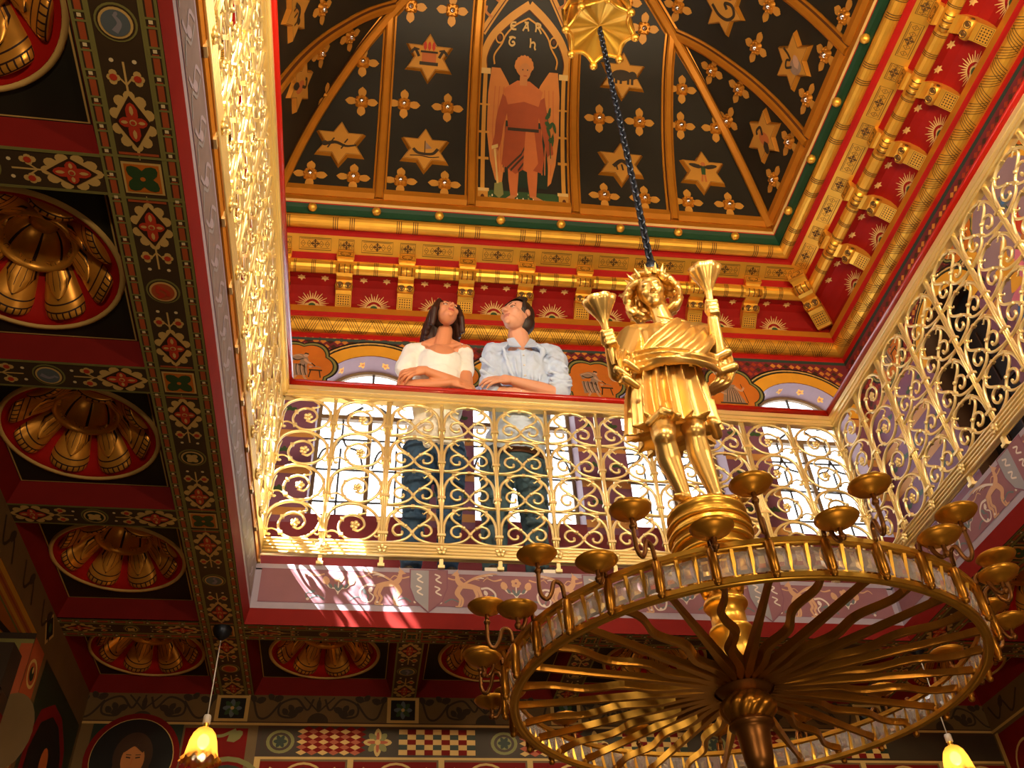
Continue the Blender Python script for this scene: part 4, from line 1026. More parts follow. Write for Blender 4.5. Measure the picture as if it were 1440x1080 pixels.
def flower(nm, u, s, label):
    o = fb0 if _ff[0] else dup(fb0); _ff[0] = False
    p, U, T, N = facet(nm, u, s); o.matrix_basis = frame(p + N * .005, U, T, N) @ Matrix.Scale(1.1, 4)
    tag(o, label, 'boss', 'mirrored flower bosses on the vault')
FBS = {'far': [(.605, .80), (.931, .80), (.258, .47), (.27, .295), (-.065, .05), (.253, .05), (.597, .30), (.937, .30), (.605, .05), (.937, .05), (2.33, .97), (2.50, .81), (2.165, .31), (2.50, .31), (2.86, .48), (2.85, .31), (3.152, .31), (2.187, .05), (2.513, .05), (2.869, .05), (3.21, .05), (.60, 1.12), (.93, 1.12), (2.18, .81)],
       'right': [(-.82, .81), (-.48, .48), (-.49, .31), (-.198, .31), (-.858, .30), (-1.182, .306), (-1.186, .05), (-.838, .05), (-.477, .05), (-.129, .05), (-1.48, .045)],
       'left': [(-.85, .27), (-.52, .26), (-.495, .45), (-.109, .30), (-.85, .8), (-1.2, .8)]}
for nm, L in FBS.items():
    rows = sorted(set(0 if s < .1 else 1 if s < .4 else 2 if s < .7 else 3 for u, s in L))
    for r in rows:
        row = sorted([(u, s) for u, s in L if (0 if s < .1 else 1 if s < .4 else 2 if s < .7 else 3) == r], key=lambda q: q[0] if nm == 'far' else -q[0])
        for i, (u, s) in enumerate(row):
            flower(nm, u, s, 'mirrored gilt flower on the %s vault face, %s row, %s from the %s' % (nm, ['lowest', 'second lowest', 'third', 'uppermost'][r], ORD[i], 'left' if nm == 'far' else 'far corner'))
# ------------------------------------------------------------------ painted gilt stars
def motif(P, k):
    d = 'figure_dark'; g = 'terracotta'
    if k == 'altar':
        P.rect(-.05, -.035, .05, .03, g, 1); P.rect(-.06, .03, .06, .045, d, 2); P.rect(-.065, -.06, .065, -.035, d, 1)
        for q in (-.03, 0, .03): P.petal(q, .045, pi / 2, .07, .022, 'flower_red', 2)
        for q in (-1, 1): P.curve([(q * .07, .0), (q * .1, .05), (q * .13, .02)], .02, d, 1); P.curve([(q * .07, .05), (q * .11, .06)], .012, d, 1)
    elif k == 'bear':
        P.disc(-.01, .0, .075, d, 1, 18, .042); P.disc(.07, .005, .032, d, 1, 12); P.poly([(.09, .0), (.12, -.01), (.09, -.02)], d, 1)
        for q in (-.06, -.025, .03, .06): P.rect(q, -.065, q + .018, -.01, d, 1)
    elif k == 'swan':
        P.disc(-.01, -.05, .05, 'figure_grey', 1, 16, .06); P.curve([(-.03, -.02), (-.06, .03), (-.02, .05), (.0, .02), (.02, .06), (.03, .12)], .016, 'figure_dark', 2); P.petal(-.01, -.08, 1.0, .1, .05, 'frieze_tan', 2)
    elif k == 'snake':
        P.curve([(-.01, .1), (-.05, .02), (-.05, -.06), (0, -.1), (.05, -.06), (.04, .0), (.01, -.03)], .022, d, 1); P.curve([(.08, .1), (.08, -.02), (.11, -.05), (.12, -.02)], .014, d, 1)
    elif k == 'bird':
        P.disc(.0, -.03, .04, g, 1, 14, .06); P.curve([(.01, .0), (.04, .05), (.0, .07), (-.02, .05)], .02, d, 1); P.petal(-.01, -.04, 4.2, .1, .05, d, 2)
    elif k == 'ship':
        P.curve([(-.08, .0), (-.04, -.035), (.05, -.035), (.09, .01)], .022, d, 1); P.line([(0, -.03), (.0, .07)], .006, d, 1); P.poly([(.005, .06), (.05, .01), (.005, .0)], 'figure_grey', 1); P.curve([(-.1, -.06), (-.03, -.055), (.04, -.065), (.1, -.055)], .008, d, 1)
    elif k == 'lizard':
        P.curve([(-.1, -.02), (-.03, .0), (.04, -.025), (.11, -.01)], [.03, .012], d, 1); P.disc(-.1, -.015, .022, d, 1, 10)
        for q in (-.06, .03): P.curve([(q, -.01), (q - .02, -.05)], .01, d, 1); P.curve([(q, .0), (q + .02, .035)], .01, d, 1)
    elif k == 'man':
        P.disc(0, .06, .018, g, 2, 10); P.curve([(0, .05), (0, -.03)], [.035, .03], 'leaf_green', 1)
        for q in (-1, 1): P.petal(0, .03, pi / 2 - q * 1.35, .11, .035, d, 1); P.curve([(q * .008, -.03), (q * .015, -.09)], .014, g, 1)
    else:
        P.curve([(-.06, -.03), (0, .02), (.06, -.02)], .03, d, 1); P.disc(.06, .0, .022, d, 1, 10)
        for q in (-.04, .0, .05): P.curve([(q, -.01), (q + .01, -.06)], .012, d, 1)
STARS = [('far', .77, .515, 'altar', 'a burning altar'), ('far', .133, .135, 'lizard', 'a crawling beast'), ('far', .775, .135, 'ship', 'a ship'), ('far', 2.35, .515, 'bear', 'a dark bear'), ('far', 2.335, .140, 'dim', 'a faint dark animal'), ('far', 3.014, .135, 'man', 'a standing green figure'),
         ('right', -.98, .515, 'snake', 'a coiled serpent'), ('right', -.98, .13, 'swan', 'a grey swan'), ('right', -.336, .132, 'bird', 'a brown bird'), ('left', -1.0, .12, 'dim', 'dark beast, upper one beside railing'), ('left', -.437, .13, 'bird', 'dark bird, lower one beside railing'), ('left', -.98, .50, 'man', 'dark figure, cut by top edge')]
for nm, u, s, k, desc in STARS:
    p, U, T, N = facet(nm, u, s)
    t = thing('vault_star', 'gilded star on the %s vault face, painted with %s' % (nm, desc), 'star', (0, 0, 0), 'gilded stars on the vault')
    t.matrix_basis = frame(p + N * .004, U, T, N)
    R1, R2 = .225, .1
    mb = MB(); n = 12
    o = [((R1 if i % 2 == 0 else R1 / sqrt(3)) * sin(pi * i / 6), (R1 if i % 2 == 0 else R1 / sqrt(3)) * cos(pi * i / 6)) for i in range(12)]
    mb.prism(o, -.012, .03, 'rib_gold', None, 'gold_paint', .86); mb.build('star_body', t)
    P = Paint(plane_fn((0, 0, .03), (1, 0, 0), (0, 1, 0), (0, 0, 1))); P.sc = 1
    P.line([(x * .82, y * .82) for x, y in o], .004, 'rib_line', 0, True)
    P.at(0, 0, 0, 1.12); motif(P, k); mb = MB(); P.mesh(mb); mb.build('painted_motif', t)
# ------------------------------------------------------------------ painted winged figure in its gabled niche
AC = 1.545
P = Paint(lambda u, v, h: (lambda q: q[0] + q[3] * h)(facet('far', AC + u, v)), .003, .0012, vs=[.02 * i for i in range(1, 62)])
def sv(d): return d    # heights below are given along s
def S(z):   # world height -> s
    a, b = -.02, 1.9
    for _ in range(40):
        m = (a + b) / 2
        if zp(m) < z: a = m
        else: b = m
    return a
Z = lambda pts: [(x, S(z)) for x, z in pts]
# world heights: foot 3.55 ... top of gable 5.06
P.rect(-.33, S(3.53), .33, S(3.68), 'leaf_green', 0)
for i in range(26): P.disc(-.3 + .6 * random.random(), S(3.56 + .1 * random.random()), .006, ('cream', 'olive')[i % 2], 1, 6, .003)
# wings
for q in (-1, 1):
    P.poly(Z([(q * .06, 4.42), (q * .13, 4.58), (q * .2, 4.68), (q * .27, 4.68), (q * .29, 4.5), (q * .29, 4.2), (q * .26, 3.95), (q * .22, 3.78), (q * .17, 3.72), (q * .14, 4.0)]), 'wing', 1)
    for j in range(4): P.line(Z([(q * (.13 + .035 * j), 4.55), (q * (.15 + .032 * j), 4.2), (q * (.15 + .022 * j), 3.85)]), .008, 'terracotta', 2)
P.poly(Z([(-.15, 4.3), (.17, 4.3), (.2, 3.9), (.19, 3.72), (-.1, 3.72), (-.16, 3.9)]), 'dark_green', 2)
for q, fx in ((-.075, -.13), (.075, .16)):
    P.poly(Z([(q - .05, 4.0), (q + .05, 4.0), (q + .035, 3.78), (q + .025, 3.63), (q - .025, 3.63), (q - .04, 3.78)]), 'terracotta', 3); P.poly(Z([(q - .025, 3.64), (q + .025, 3.64), (fx + .04, 3.585), (fx - .04, 3.585)]), 'paint_skin', 4)
P.poly(Z([(-.14, 4.25), (.14, 4.25), (.17, 4.0), (.15, 3.86), (.02, 3.9), (-.06, 3.84), (-.17, 3.92)]), 'robe_red', 5)
for a, b in ((-.1, -.14), (-.03, -.1), (.04, -.04), (.08, .03)): P.line(Z([(.07, 4.2), ((a + .07) / 2, 4.02), (b, 3.87)]), .008, 'figure_dark', 6)
P.poly(Z([(.02, 4.22), (.09, 4.22), (.12, 3.95), (.06, 3.85), (.0, 3.88)]), 'terracotta', 6)
P.poly(Z([(-.15, 4.5), (.13, 4.5), (.12, 4.22), (-.12, 4.22)]), 'robe_red', 5); P.line(Z([(-.125, 4.23), (.125, 4.23)]), .012, 'figure_dark', 7)
for q, pts in ((-1, [(-.14, 4.47), (-.185, 4.3), (-.2, 4.16), (-.225, 4.05)]), (1, [(.13, 4.47), (.17, 4.3), (.2, 4.15), (.22, 4.02)])):
    P.curve(Z(pts), [.075, .05], 'robe_red', 6); P.disc(pts[-1][0], S(pts[-1][1] - .03), .026, 'paint_skin', 7, 10, .016)
P.poly(Z([(-.17, 4.53), (-.06, 4.60), (.04, 4.60), (.15, 4.53), (.12, 4.42), (0, 4.45), (-.13, 4.42)]), 'terracotta', 8)
P.rect(-.04, S(4.56), .02, S(4.63), 'paint_skin', 8); P.disc(-.01, S(4.70), .068, 'wing', 8.4, 20, .05)
for t in range(9): P.disc(-.01 + .062 * cos(pi * t / 8), S(4.70) + .045 * sin(pi * t / 8), .017, 'wing', 8.6, 8)
P.disc(-.002, S(4.668), .047, 'paint_skin', 9, 18, .042)
P.disc(-.02, S(4.678), .006, 'figure_dark', 11, 6, .004); P.disc(.018, S(4.678), .006, 'figure_dark', 11, 6, .004); P.line(Z([(-.012, 4.636), (.014, 4.636)]), .005, 'robe_red', 11)
P.line(Z([(-.225, 4.05), (-.2, 3.72)]), .014, 'ochre', 8); P.poly(Z([(-.225, 3.74), (-.165, 3.755), (-.155, 3.64), (-.19, 3.6), (-.23, 3.64)]), 'olive', 8); P.line(Z([(-.25, 4.06), (-.2, 4.08)]), .012, 'ochre', 8)
P.curve(Z([(.22, 4.0), (.21, 4.2), (.19, 4.38)]), .007, 'leaf_green', 9)
for i in range(8): P.petal(.2 + .02 * (i % 3), S(4.16 + .03 * i), i * 2.3, .05, .02, 'leaf_green', 9)
# columns and gable
for q in (-1, 1):
    x = q * .318
    P.rect(x - .042, S(3.53), x + .042, S(3.67), 'gold_paint', 6); P.rect(x - .05, S(3.66), x + .05, S(3.69), 'pale_ochre', 7); P.rect(x - .016, S(3.69), x + .016, S(4.64), 'gold_paint', 6); P.rect(x - .04, S(4.63), x + .04, S(4.67), 'pale_ochre', 7); P.disc(x, S(3.6), .016, 'rib_line', 8, 8, .008)
    for z in (3.95, 4.18, 4.4): P.rect(x - .04, S(z), x + .045, S(z) + .008, 'gold_paint', 7)
    for w_, k, L in ((.035, 'gold_paint', 5),):
        P.curve(Z([(x + q * .02, 4.66), (q * .335, 4.76), (q * .27, 4.87), (q * .14, 4.96), (0, 5.02)]), .06, 'gold_paint', 5); P.curve(Z([(q * .305, 4.66), (q * .31, 4.75), (q * .25, 4.855), (q * .13, 4.94), (0, 5.0)]), .008, 'rib_line', 6)
    P.curve(Z([(q * .25, 4.7), (q * .255, 4.76), (q * .2, 4.83), (q * .17, 4.88), (q * .1, 4.93), (0, 4.965)]), .012, 'gold_paint', 6)
    P.line([(q * .36, S(4.88)), (q * .02, 1.16)], .05, 'gold_paint', 6); P.line([(q * .35, S(4.88)), (q * .015, 1.155)], .008, 'rib_line', 7)
    P.ring(q * .22, S(4.86), .03, .01, 'gold_paint', 7, 14); P.disc(q * .22, S(4.86), .014, 'rib_line', 8, 8)
    for i in range(4):
        t = .2 + .2 * i; xx, ss_ = q * (.36 - .33 * t) , S(4.88) + (1.16 - S(4.88)) * t; P.curve([(xx, ss_), (xx + q * .05, ss_ + .03), (xx + q * .05, ss_ + .07)], .018, 'wing', 6)
for a in (pi / 2, pi / 2 + 2.1, pi / 2 - 2.1): P.ring(.033 * cos(a), .99 + .033 * sin(a), .036, .008, 'gold_paint', 7, 14)
# lettering: EAR over TH
def letter(c, x, z, s):
    st = {'E': [[(.5, .9), (.15, .85), (0, .5), (.15, .12), (.55, .1)], [(.05, .5), (.45, .52)]], 'A': [[(0, 0), (.2, .55), (.35, 1), (.45, .55), (.55, 0)], [(.1, .4), (.5, .4)], [(.1, 1), (.5, 1)]], 'R': [[(.05, 0), (.08, .5), (.05, 1), (.4, .95), (.48, .75), (.38, .55), (.1, .5)], [(.25, .5), (.42, .25), (.6, -.15)]],
          'T': [[(-.02, .92), (.3, 1.0), (.6, .9)], [(.28, .98), (.05, .6), (.05, .25), (.3, .05), (.55, .25), (.42, .5), (.28, .4)]], 'H': [[(.05, 0), (.07, .5), (.03, 1.05)], [(.07, .5), (.35, .62), (.5, .4), (.48, .05), (.58, -.2)]]}[c]
    for l in st: P.curve([(x + a * s, z + b * s * .62) for a, b in l], .012, 'pale_ochre', 9, 4)
for i, c in enumerate('EAR'): letter(c, -.14 + .1 * i, S(4.905), .085)
for i, c in enumerate('TH'): letter(c, -.145 + .17 * i, S(4.82), .085)
mb = MB(); P.mesh(mb)
tag(mb.build('niche_painting'), 'painted winged figure with a spade in a gabled niche, lettered EARTH, on the dark vault', 'painting')
# ------------------------------------------------------------------ gilded canopy and chain
cz = 2.66
t = thing('chain_canopy', 'gilded star shaped canopy with round knobs at the top of the chandelier chain', 'canopy', (CX, CY, cz)); t['_o'] = (0.0, 0.0, 0.0)
mb = MB(); n = 16
def can(u, v):
    a = 2 * pi * u; r = .19 * v * (1 - .10 * abs(sin(4 * a)) * v); return (r * cos(a), r * sin(a), .035 - .075 * v + .025 * abs(sin(4 * a)) * v)
mb.grid(can, 64, 10, 'gold', True); mb.build('underside', t)
mb = MB()
for i in range(8):
    a0, a1 = i * pi / 4, (i + 1) * pi / 4; p, q = V3((.19 * cos(a0), .19 * sin(a0), -.04)), V3((.19 * cos(a1), .19 * sin(a1), -.04)); m = (p + q) / 2 * .9; m.z = -.012
    mb.tube(bez([p, m, q], 8), .011, 'gold', 6); mb.tube([p, p + V3((0, 0, .2))], .014, 'gold', 8); mb.tube(bez([p + V3((0, 0, .05)), (p + q) / 2 + V3((0, 0, .15)), q + V3((0, 0, .05))], 8), .008, 'gold', 6)
    mb.tube([p + V3((0, 0, .2)), (p + q) / 2 * .8 + V3((0, 0, .32)), q + V3((0, 0, .2))], .012, 'gold', 6)
mb.lathe([(.165, .0), (.172, .12), (.165, .2), (.1, .33), (.04, .42), (.022, .5), (.022, 2.66)], 'gold', 16); mb.build('crown', t)
for i in range(8):
    m2 = MB(); a = i * pi / 4; m2.ball((.195 * cos(a), .195 * sin(a), -.052), .024, 'gold', 14); m2.ball((.195 * cos(a), .195 * sin(a), -.076), .008, 'gold', 8); m2.build('knob', t)
t = thing('chain', 'dark blue grey iron link chain holding the chandelier statue', 'chain', (CX, CY, .66)); z0 = .0
zt_ = cz - .66 + .0; m0 = None; N_ = 62; pitch = zt_ / N_
for i in range(N_):
    if m0 is None:
        mb = MB(); hl = pitch * .78; r = .0135
        pts = [(r * cos(a), 0, (hl - r) * (1 if sin(a) >= 0 else -1) + r * sin(a)) for a in [2 * pi * (j + .5) / 14 for j in range(14)]]
        mb.tube(pts, .0062, 'iron', 7, True); o = mb.build('link', t); m0 = o
    else: o = m0.copy(); COL.objects.link(o); o.parent = t
    o.location = (0, 0, pitch * (i + .5)); o.rotation_euler = (0, 0, (pi / 2 if i % 2 else 0) + .4)
mb = MB(); mb.lathe([(.0, .035), (.022, .03), (.028, .01), (.026, -.012), (.018, -.03), (0, -.034)], 'iron', 14); mb.tube([(.0, 0, -.02), (0, 0, -.1)], .012, 'iron', 8); mb.build('shackle', t)
# ================================================================== gilded iron railing round the gallery
RP = W / 11; RB0, RB1 = .300, .388; RH = .2355; RT = RB1 + 4 * RH      # cells between bottom rail and top rail
def T2(mb, pts, r, n=7, cat=True, st=5): mb.tube([(p.x, 0, p.y) for p in (bez(pts, st) if cat else [V3((q[0], q[1], 0)) for q in pts])], r, 'rail_gold', n)
def heart_cell():
    mb = MB()
    T2(mb, [(-.146, .03), (-.142, .10), (-.118, .175), (-.06, .222), (0, .232), (.06, .222), (.118, .175), (.142, .10), (.146, .03)], .0085)
    for q in (-1, 1):
        T2(mb, [(q * .078, .212), (q * .098, .178), (q * .085, .150), (q * .042, .115), (q * .012, .086), (0, .066)], .0075)
        T2(mb, [(q * .034, .104), (q * .06, .118), (q * .092, .105), (q * .1, .075), (q * .08, .05), (q * .055, .053), (q * .05, .07)], .0075)
        T2(mb, [(0, .07), (q * .014, .045), (q * .045, .022), (q * .1, .006), (q * .14, .003)], .0075)
        for a, b in ((.1, .198), (.07, .196)): T2(mb, [(q * .088, .208), (q * a, b), (q * (a - .012), b - .012), (q * (a - .018), b - .004)], [.006, .005, .004, .003], 6, False)
        mb.ball((q * .034, -.006, .104), .011, 'rail_gold', 8); mb.ball((q * .052, 0, .071), .0075, 'rail_gold', 8); mb.box((q * .085, 0, .208), (.02, .022, .016), 'rail_gold')
    mb.box((0, 0, .066), (.02, .022, .014), 'rail_gold'); mb.box((0, 0, .231), (.018, .02, .016), 'rail_gold')
    return mb
def spiral_cell(fl=1):
    mb = MB(); q = fl
    pth = bez([(q * x, z) for x, z in [(-.146, .045), (-.147, .12), (-.118, .19), (-.06, .227), (.01, .231), (.08, .203), (.128, .14), (.122, .075), (.072, .022), (0, .009), (-.05, .03), (-.075, .08), (-.06, .135), (-.01, .164), (.04, .145), (.056, .1), (.03, .068), (-.002, .076)]], 5)
    N = len(pth); mb.tube([(p.x, 0, p.y) for p in pth], [.0095 - .003 * i / N for i in range(N)], 'rail_gold', 7)
    for pts in ([(-.06, .04), (-.1, .062), (-.132, .052), (-.128, .03)], [(.02, .229), (.055, .20), (.06, .178), (.03, .17)], [(.1, .05), (.125, .035), (.14, .05)]):
        T2(mb, [(q * a, b) for a, b in pts], .0048, 6)
    for a, b in ((-.12, .028), (.03, .168), (.142, .055), (-.06, .04)): mb.ball((q * a, 0, b), .011, 'rail_gold', 7, sc=(1.3, .7, .8))
    for i in range(5): mb.ball((q * .008 + .016 * cos(i * 1.2566), -.006, .1 + .016 * sin(i * 1.2566)), .0115, 'rail_gold', 8, sc=(1, .6, 1))
    mb.ball((q * .008, -.012, .1), .009, 'rail_gold', 8)
    for a, b in ((-.06, .04), (-.06, .135), (.128, .14)): mb.box((q * a, 0, b), (.02, .02, .016), 'rail_gold')
    return mb
heart_me = heart_cell().build('x'); sp_me = spiral_cell(1).build('x'); sm_me = spiral_cell(-1).build('x')
HM, SMh, SMm = heart_me.data, sp_me.data, sm_me.data
for o in (heart_me, sp_me, sm_me): bpy.data.objects.remove(o)
def post_mesh(end):
    mb = MB(); w_ = .030 if end else .018
    mb.box((0, 0, (RB1 + RT) / 2), (w_, .016, RT - RB1), 'rail_gold')
    for q in ((-1, 0, 1) if end else (-1, 1)): mb.tube([(q * w_ * .36, -.009, RB1), (q * w_ * .36, -.009, RT)], .0035, 'rail_gold', 6)
    for k in range(4):
        z = RB1 + RH * k
        mb.box((0, 0, z + .055), (w_ + .026, .03, .014), 'rail_gold')
        for q in (-1, 1): mb.tube([(q * w_ * .5, 0, z + .005), (q * (w_ * .5 + .004), 0, z + .06), (q * (w_ * .5 + .009), 0, z + .12), (q * (w_ * .5 + .02), 0, z + .16)], [.006, .006, .005, .003], 'rail_gold', 6)
    return mb
def railing(name, label, loc, rz, n, endcells, mirror):
    t = thing(name, label, 'railing', loc, None, (0, 0, rz))
    L = n * RP
    mb = MB(); mb.box((L / 2, 0, (RB0 + RB1) / 2), (L, .024, RB1 - RB0), 'rail_gold')
    for z in (.305, .325, .344, .363, .383):
        for y in (-.012, .012): mb.tube([(0, y, z), (L, y, z)], .0075, 'rail_gold', 8)
    mb.build('bottom_rail', t)
    mb = MB()
    for y, z0, z1 in ((.020, RT, 1.35), (.028, 1.345, 1.372), (.034, 1.37, 1.402)): mb.box((L / 2, 0, (z0 + z1) / 2), (L + 2 * y * 0, 2 * y, z1 - z0), 'rail_gold')
    for y in (-.030, .030): mb.tube([(0, y, 1.372), (L, y, 1.372)], .005, 'rail_gold', 6)
    mb.build('top_rail', t)
    mb = MB(); mb.tube([(-.0, 0, 1.424), (L, 0, 1.424)], .042, 'handrail_red', 14, flat=(.62, 1.3), up=(0, 0, 1)); mb.build('hand_rail', t)
    pm = post_mesh(False).build('post', t); em = post_mesh(True).build('post', t)
    fm = MB(); fm.box((0, 0, (ZT + RB0) / 2), (.02, .02, RB0 - ZT), 'rail_gold'); fm.box((0, 0, ZT + .008), (.034, .034, .016), 'rail_gold'); foot = fm.build('foot', t)
    rm = MB()
    for i in range(5): rm.ball((.017 * cos(i * 1.2566 + .3), -.024, .344 + .017 * sin(i * 1.2566 + .3)), .0125, 'rail_gold', 8, sc=(1, .5, 1))
    rm.ball((0, -.030, .344), .009, 'rail_gold', 8); ros = rm.build('rosette', t)
    first = {}
    def put(o, x, z=0):
        if o.name not in first: first[o.name] = 1; c = o
        else: c = o.copy(); COL.objects.link(c); c.parent = t
        c.location = (x, 0, z); return c
    for k in range(n + 1):
        e = k in (0, endcells, n - endcells, n); put(em if e else pm, k * RP); put(foot, k * RP)
        if 0 < k < n: put(ros, k * RP)
    for k in range(n):
        for r in range(4):
            me = HM if endcells <= k < n - endcells else (SMh if (k < n / 2) == (not mirror) else SMm)
            o = link('scroll_panel', me, t); o.location = ((k + .5) * RP, 0, RB1 + r * RH)
    for r in (1, 2, 3):
        mb = MB(); mb.tube([(endcells * RP, 0.004, RB1 + r * RH), ((n - endcells) * RP, 0.004, RB1 + r * RH)], .006, 'rail_gold', 6); mb.build('cross_bar', t)
    return t
railing('gallery_railing', 'gilded scrollwork railing with red handrail that the couple leans on', (0, 0, 0), 0, 11, 2, False)
railing('gallery_railing', 'gilded scrollwork railing along the right side of the opening', (W, 0, 0), -pi / 2, 11, 2, False)
lr = railing('gallery_railing', 'gilded scrollwork railing seen edge on along the left side of the opening', (0, DP, 0), pi / 2, 11, 2, True)
mb = MB(); mb.box((-DP / 2, 0, (ZT + RB0) / 2), (-DP, .014, RB0 - ZT), 'rib_gold'); mb.build('base_board', lr)
# ================================================================== pendant lamps of the lower room
def pendant(x, y, zt, label, first=[None]):
    t = thing('pendant_lamp', label, 'lamp', (x, y, zt), 'pendant lamps with ruffled amber shades')
    zc = ZB - zt
    mb = MB(); mb.lathe([(0, zc - .065), (.012, zc - .06), (.035, zc - .04), (.045, zc - .015), (.045, zc)], 'iron', 20); mb.build('ceiling_cap', t)
    mb = MB(); mb.tube([(0, 0, .1), (0, 0, zc - .055)], .0028, 'white_plastic', 6); mb.build('cord', t)
    mb = MB(); mb.lathe([(.0, .125), (.014, .122), (.017, .115), (.017, .085), (.0, .084)], 'white_plastic', 16); mb.lathe([(.012, .085), (.013, .065), (.010, .055)], 'gold', 14); mb.build('lamp_holder', t)
    prof = [(.016, .066), (.032, .058), (.048, .038), (.059, .006), (.066, -.032), (.072, -.062), (.086, -.082)]
    mb = MB()
    def sh(u, v):
        i = v * (len(prof) - 1); j = min(int(i), len(prof) - 2); f = i - j; a = 2 * pi * u
        r = prof[j][0] * (1 - f) + prof[j + 1][0] * f; z = prof[j][1] * (1 - f) + prof[j + 1][1] * f
        k = max(0, (v - .6) / .4) ** 2
        return (r * (1 + .06 * k * sin(14 * a)) * cos(a), r * (1 + .06 * k * sin(14 * a)) * sin(a), z + .008 * k * cos(14 * a))
    mb.grid(sh, 112, 24, 'amber_glass', True); mb.build('glass_shade', t)
    mb = MB(); mb.ball((0, 0, .005), .026, 'bulb', 16, sc=(1, 1, 1.25)); mb.build('bulb', t)
    l = light('pendant glow', 'POINT', (0, 0, -.035), 1.1, (1, .7, .34), radius=.02); l.parent = t
pendant(-.117, .055, -.625, 'lit pendant lamp with ruffled amber glass shade at lower left')
pendant(W + .062, .055, -.675, 'lit pendant lamp with ruffled amber glass shade at the lower right edge')
# ================================================================== modelled figures: merge rounded volumes into one skin
def clay(name, el, vox, k, parent=None, it=2, off=(0, 0, 0), post=None, cut=None, kf=None, disp=None):
    mb = MB()
    for e in el:
        if e[0] == 'c':
            _, p, q, r0, r1 = e; p, q = V3(p), V3(q); d = q - p; L = d.length
            if L < 1e-6: mb.ball(p, max(r0, r1), k, 14); continue
            z = d / L; x = z.orthogonal().normalized(); y = z.cross(x); M = frame(p, x, y, z)
            pr = [(r0 * cos(radians(a)), r0 * sin(radians(a))) for a in (-88, -60, -30, 0)] + [(r1 * cos(radians(a)), L + r1 * sin(radians(a))) for a in (0, 30, 60, 88)]
            mb.lathe(pr, k, 14, M, caps=True)
        elif e[0] == 'e':
            _, c, r, R = e; M = Matrix.Translation(c) @ (R.to_4x4() if R is not None else Matrix.Identity(4))
            mb.ball((0, 0, 0), 1, k, 20, M, r)
        elif e[0] == 'm': mb.add(e[1], e[2], k)
    o = mb.build(name)
    m = o.modifiers.new('r', 'REMESH'); m.mode = 'VOXEL'; m.voxel_size = vox; m.use_smooth_shade = True
    if disp:
        for st, sz in disp:
            tx = bpy.data.textures.new('folds', 'CLOUDS'); tx.noise_scale = sz; tx.noise_depth = 1; d = o.modifiers.new('d', 'DISPLACE'); d.texture = tx; d.strength = st; d.mid_level = .5
    if it: s = o.modifiers.new('s', 'SMOOTH'); s.factor = .5; s.iterations = it
    dg = bpy.context.evaluated_depsgraph_get(); me = bpy.data.meshes.new_from_object(o.evaluated_get(dg)); old = o.data
    bpy.data.objects.remove(o); bpy.data.meshes.remove(old)
    if post:
        for v in me.vertices: v.co = post(v.co)
    if cut:
        bm = bmesh.new(); bm.from_mesh(me); bmesh.ops.delete(bm, geom=[f for f in bm.faces if cut(f.calc_center_median())], context='FACES')
        for _ in range(40):
            mv = {}
            for v in bm.verts:
                be = [e for e in v.link_edges if e.is_boundary]
                if len(be) == 2: mv[v] = (v.co * 2 + be[0].other_vert(v).co + be[1].other_vert(v).co) / 4
            for v, c in mv.items(): v.co = c
        bm.to_mesh(me); bm.free()
    me.name = name
    ks = [k] + (kf[0] if kf else [])
    me.materials.clear()
    for q in ks: me.materials.append(MATS[q])
    if kf:
        me.polygons.foreach_set('material_index', [kf[1](p.center) for p in me.polygons])
    else: me.polygons.foreach_set('material_index', [0] * len(me.polygons))
    me.polygons.foreach_set('use_smooth', [True] * len(me.polygons))
    me.transform(Matrix.Translation(-V3(off))); me.update()
    return link(name, me, parent)
def head(M, s, ears=True):
    R = M.to_3x3(); E = lambda c, r: ('e', M @ (V3(c) * s), tuple(x * s for x in r), R)
    Cc = lambda p, q, a, b: ('c', M @ (V3(p) * s), M @ (V3(q) * s), a * s, b * s)
    el = [E((0, .08, .12), (.33, .40, .36)), E((0, -.08, -.10), (.265, .28, .34)), E((0, -.14, -.31), (.19, .22, .16)), E((0, -.29, -.42), (.08, .07, .06)),
          Cc((-.16, -.305, .085), (.16, -.305, .085), .045, .045), Cc((0, -.35, .05), (0, -.445, -.12), .034, .048), E((0, -.45, -.135), (.05, .045, .04)), E((-.05, -.40, -.15), (.032, .04, .028)), E((.05, -.40, -.15), (.032, .04, .028)),
          E((-.16, -.23, -.1), (.1, .1, .1)), E((.16, -.23, -.1), (.1, .1, .1)), Cc((-.075, -.345, -.245), (.075, -.345, -.245), .024, .024), Cc((-.06, -.345, -.292), (.06, -.345, -.292), .028, .028), E((0, -.36, -.245), (.04, .03, .022)),
          E((-.12, -.27, .0), (.06, .055, .04)), E((.12, -.27, .0), (.06, .055, .04))]
    if ears:
        for q in (-1, 1): el += [E((q * .335, .05, -.02), (.035, .075, .11))]
    return el
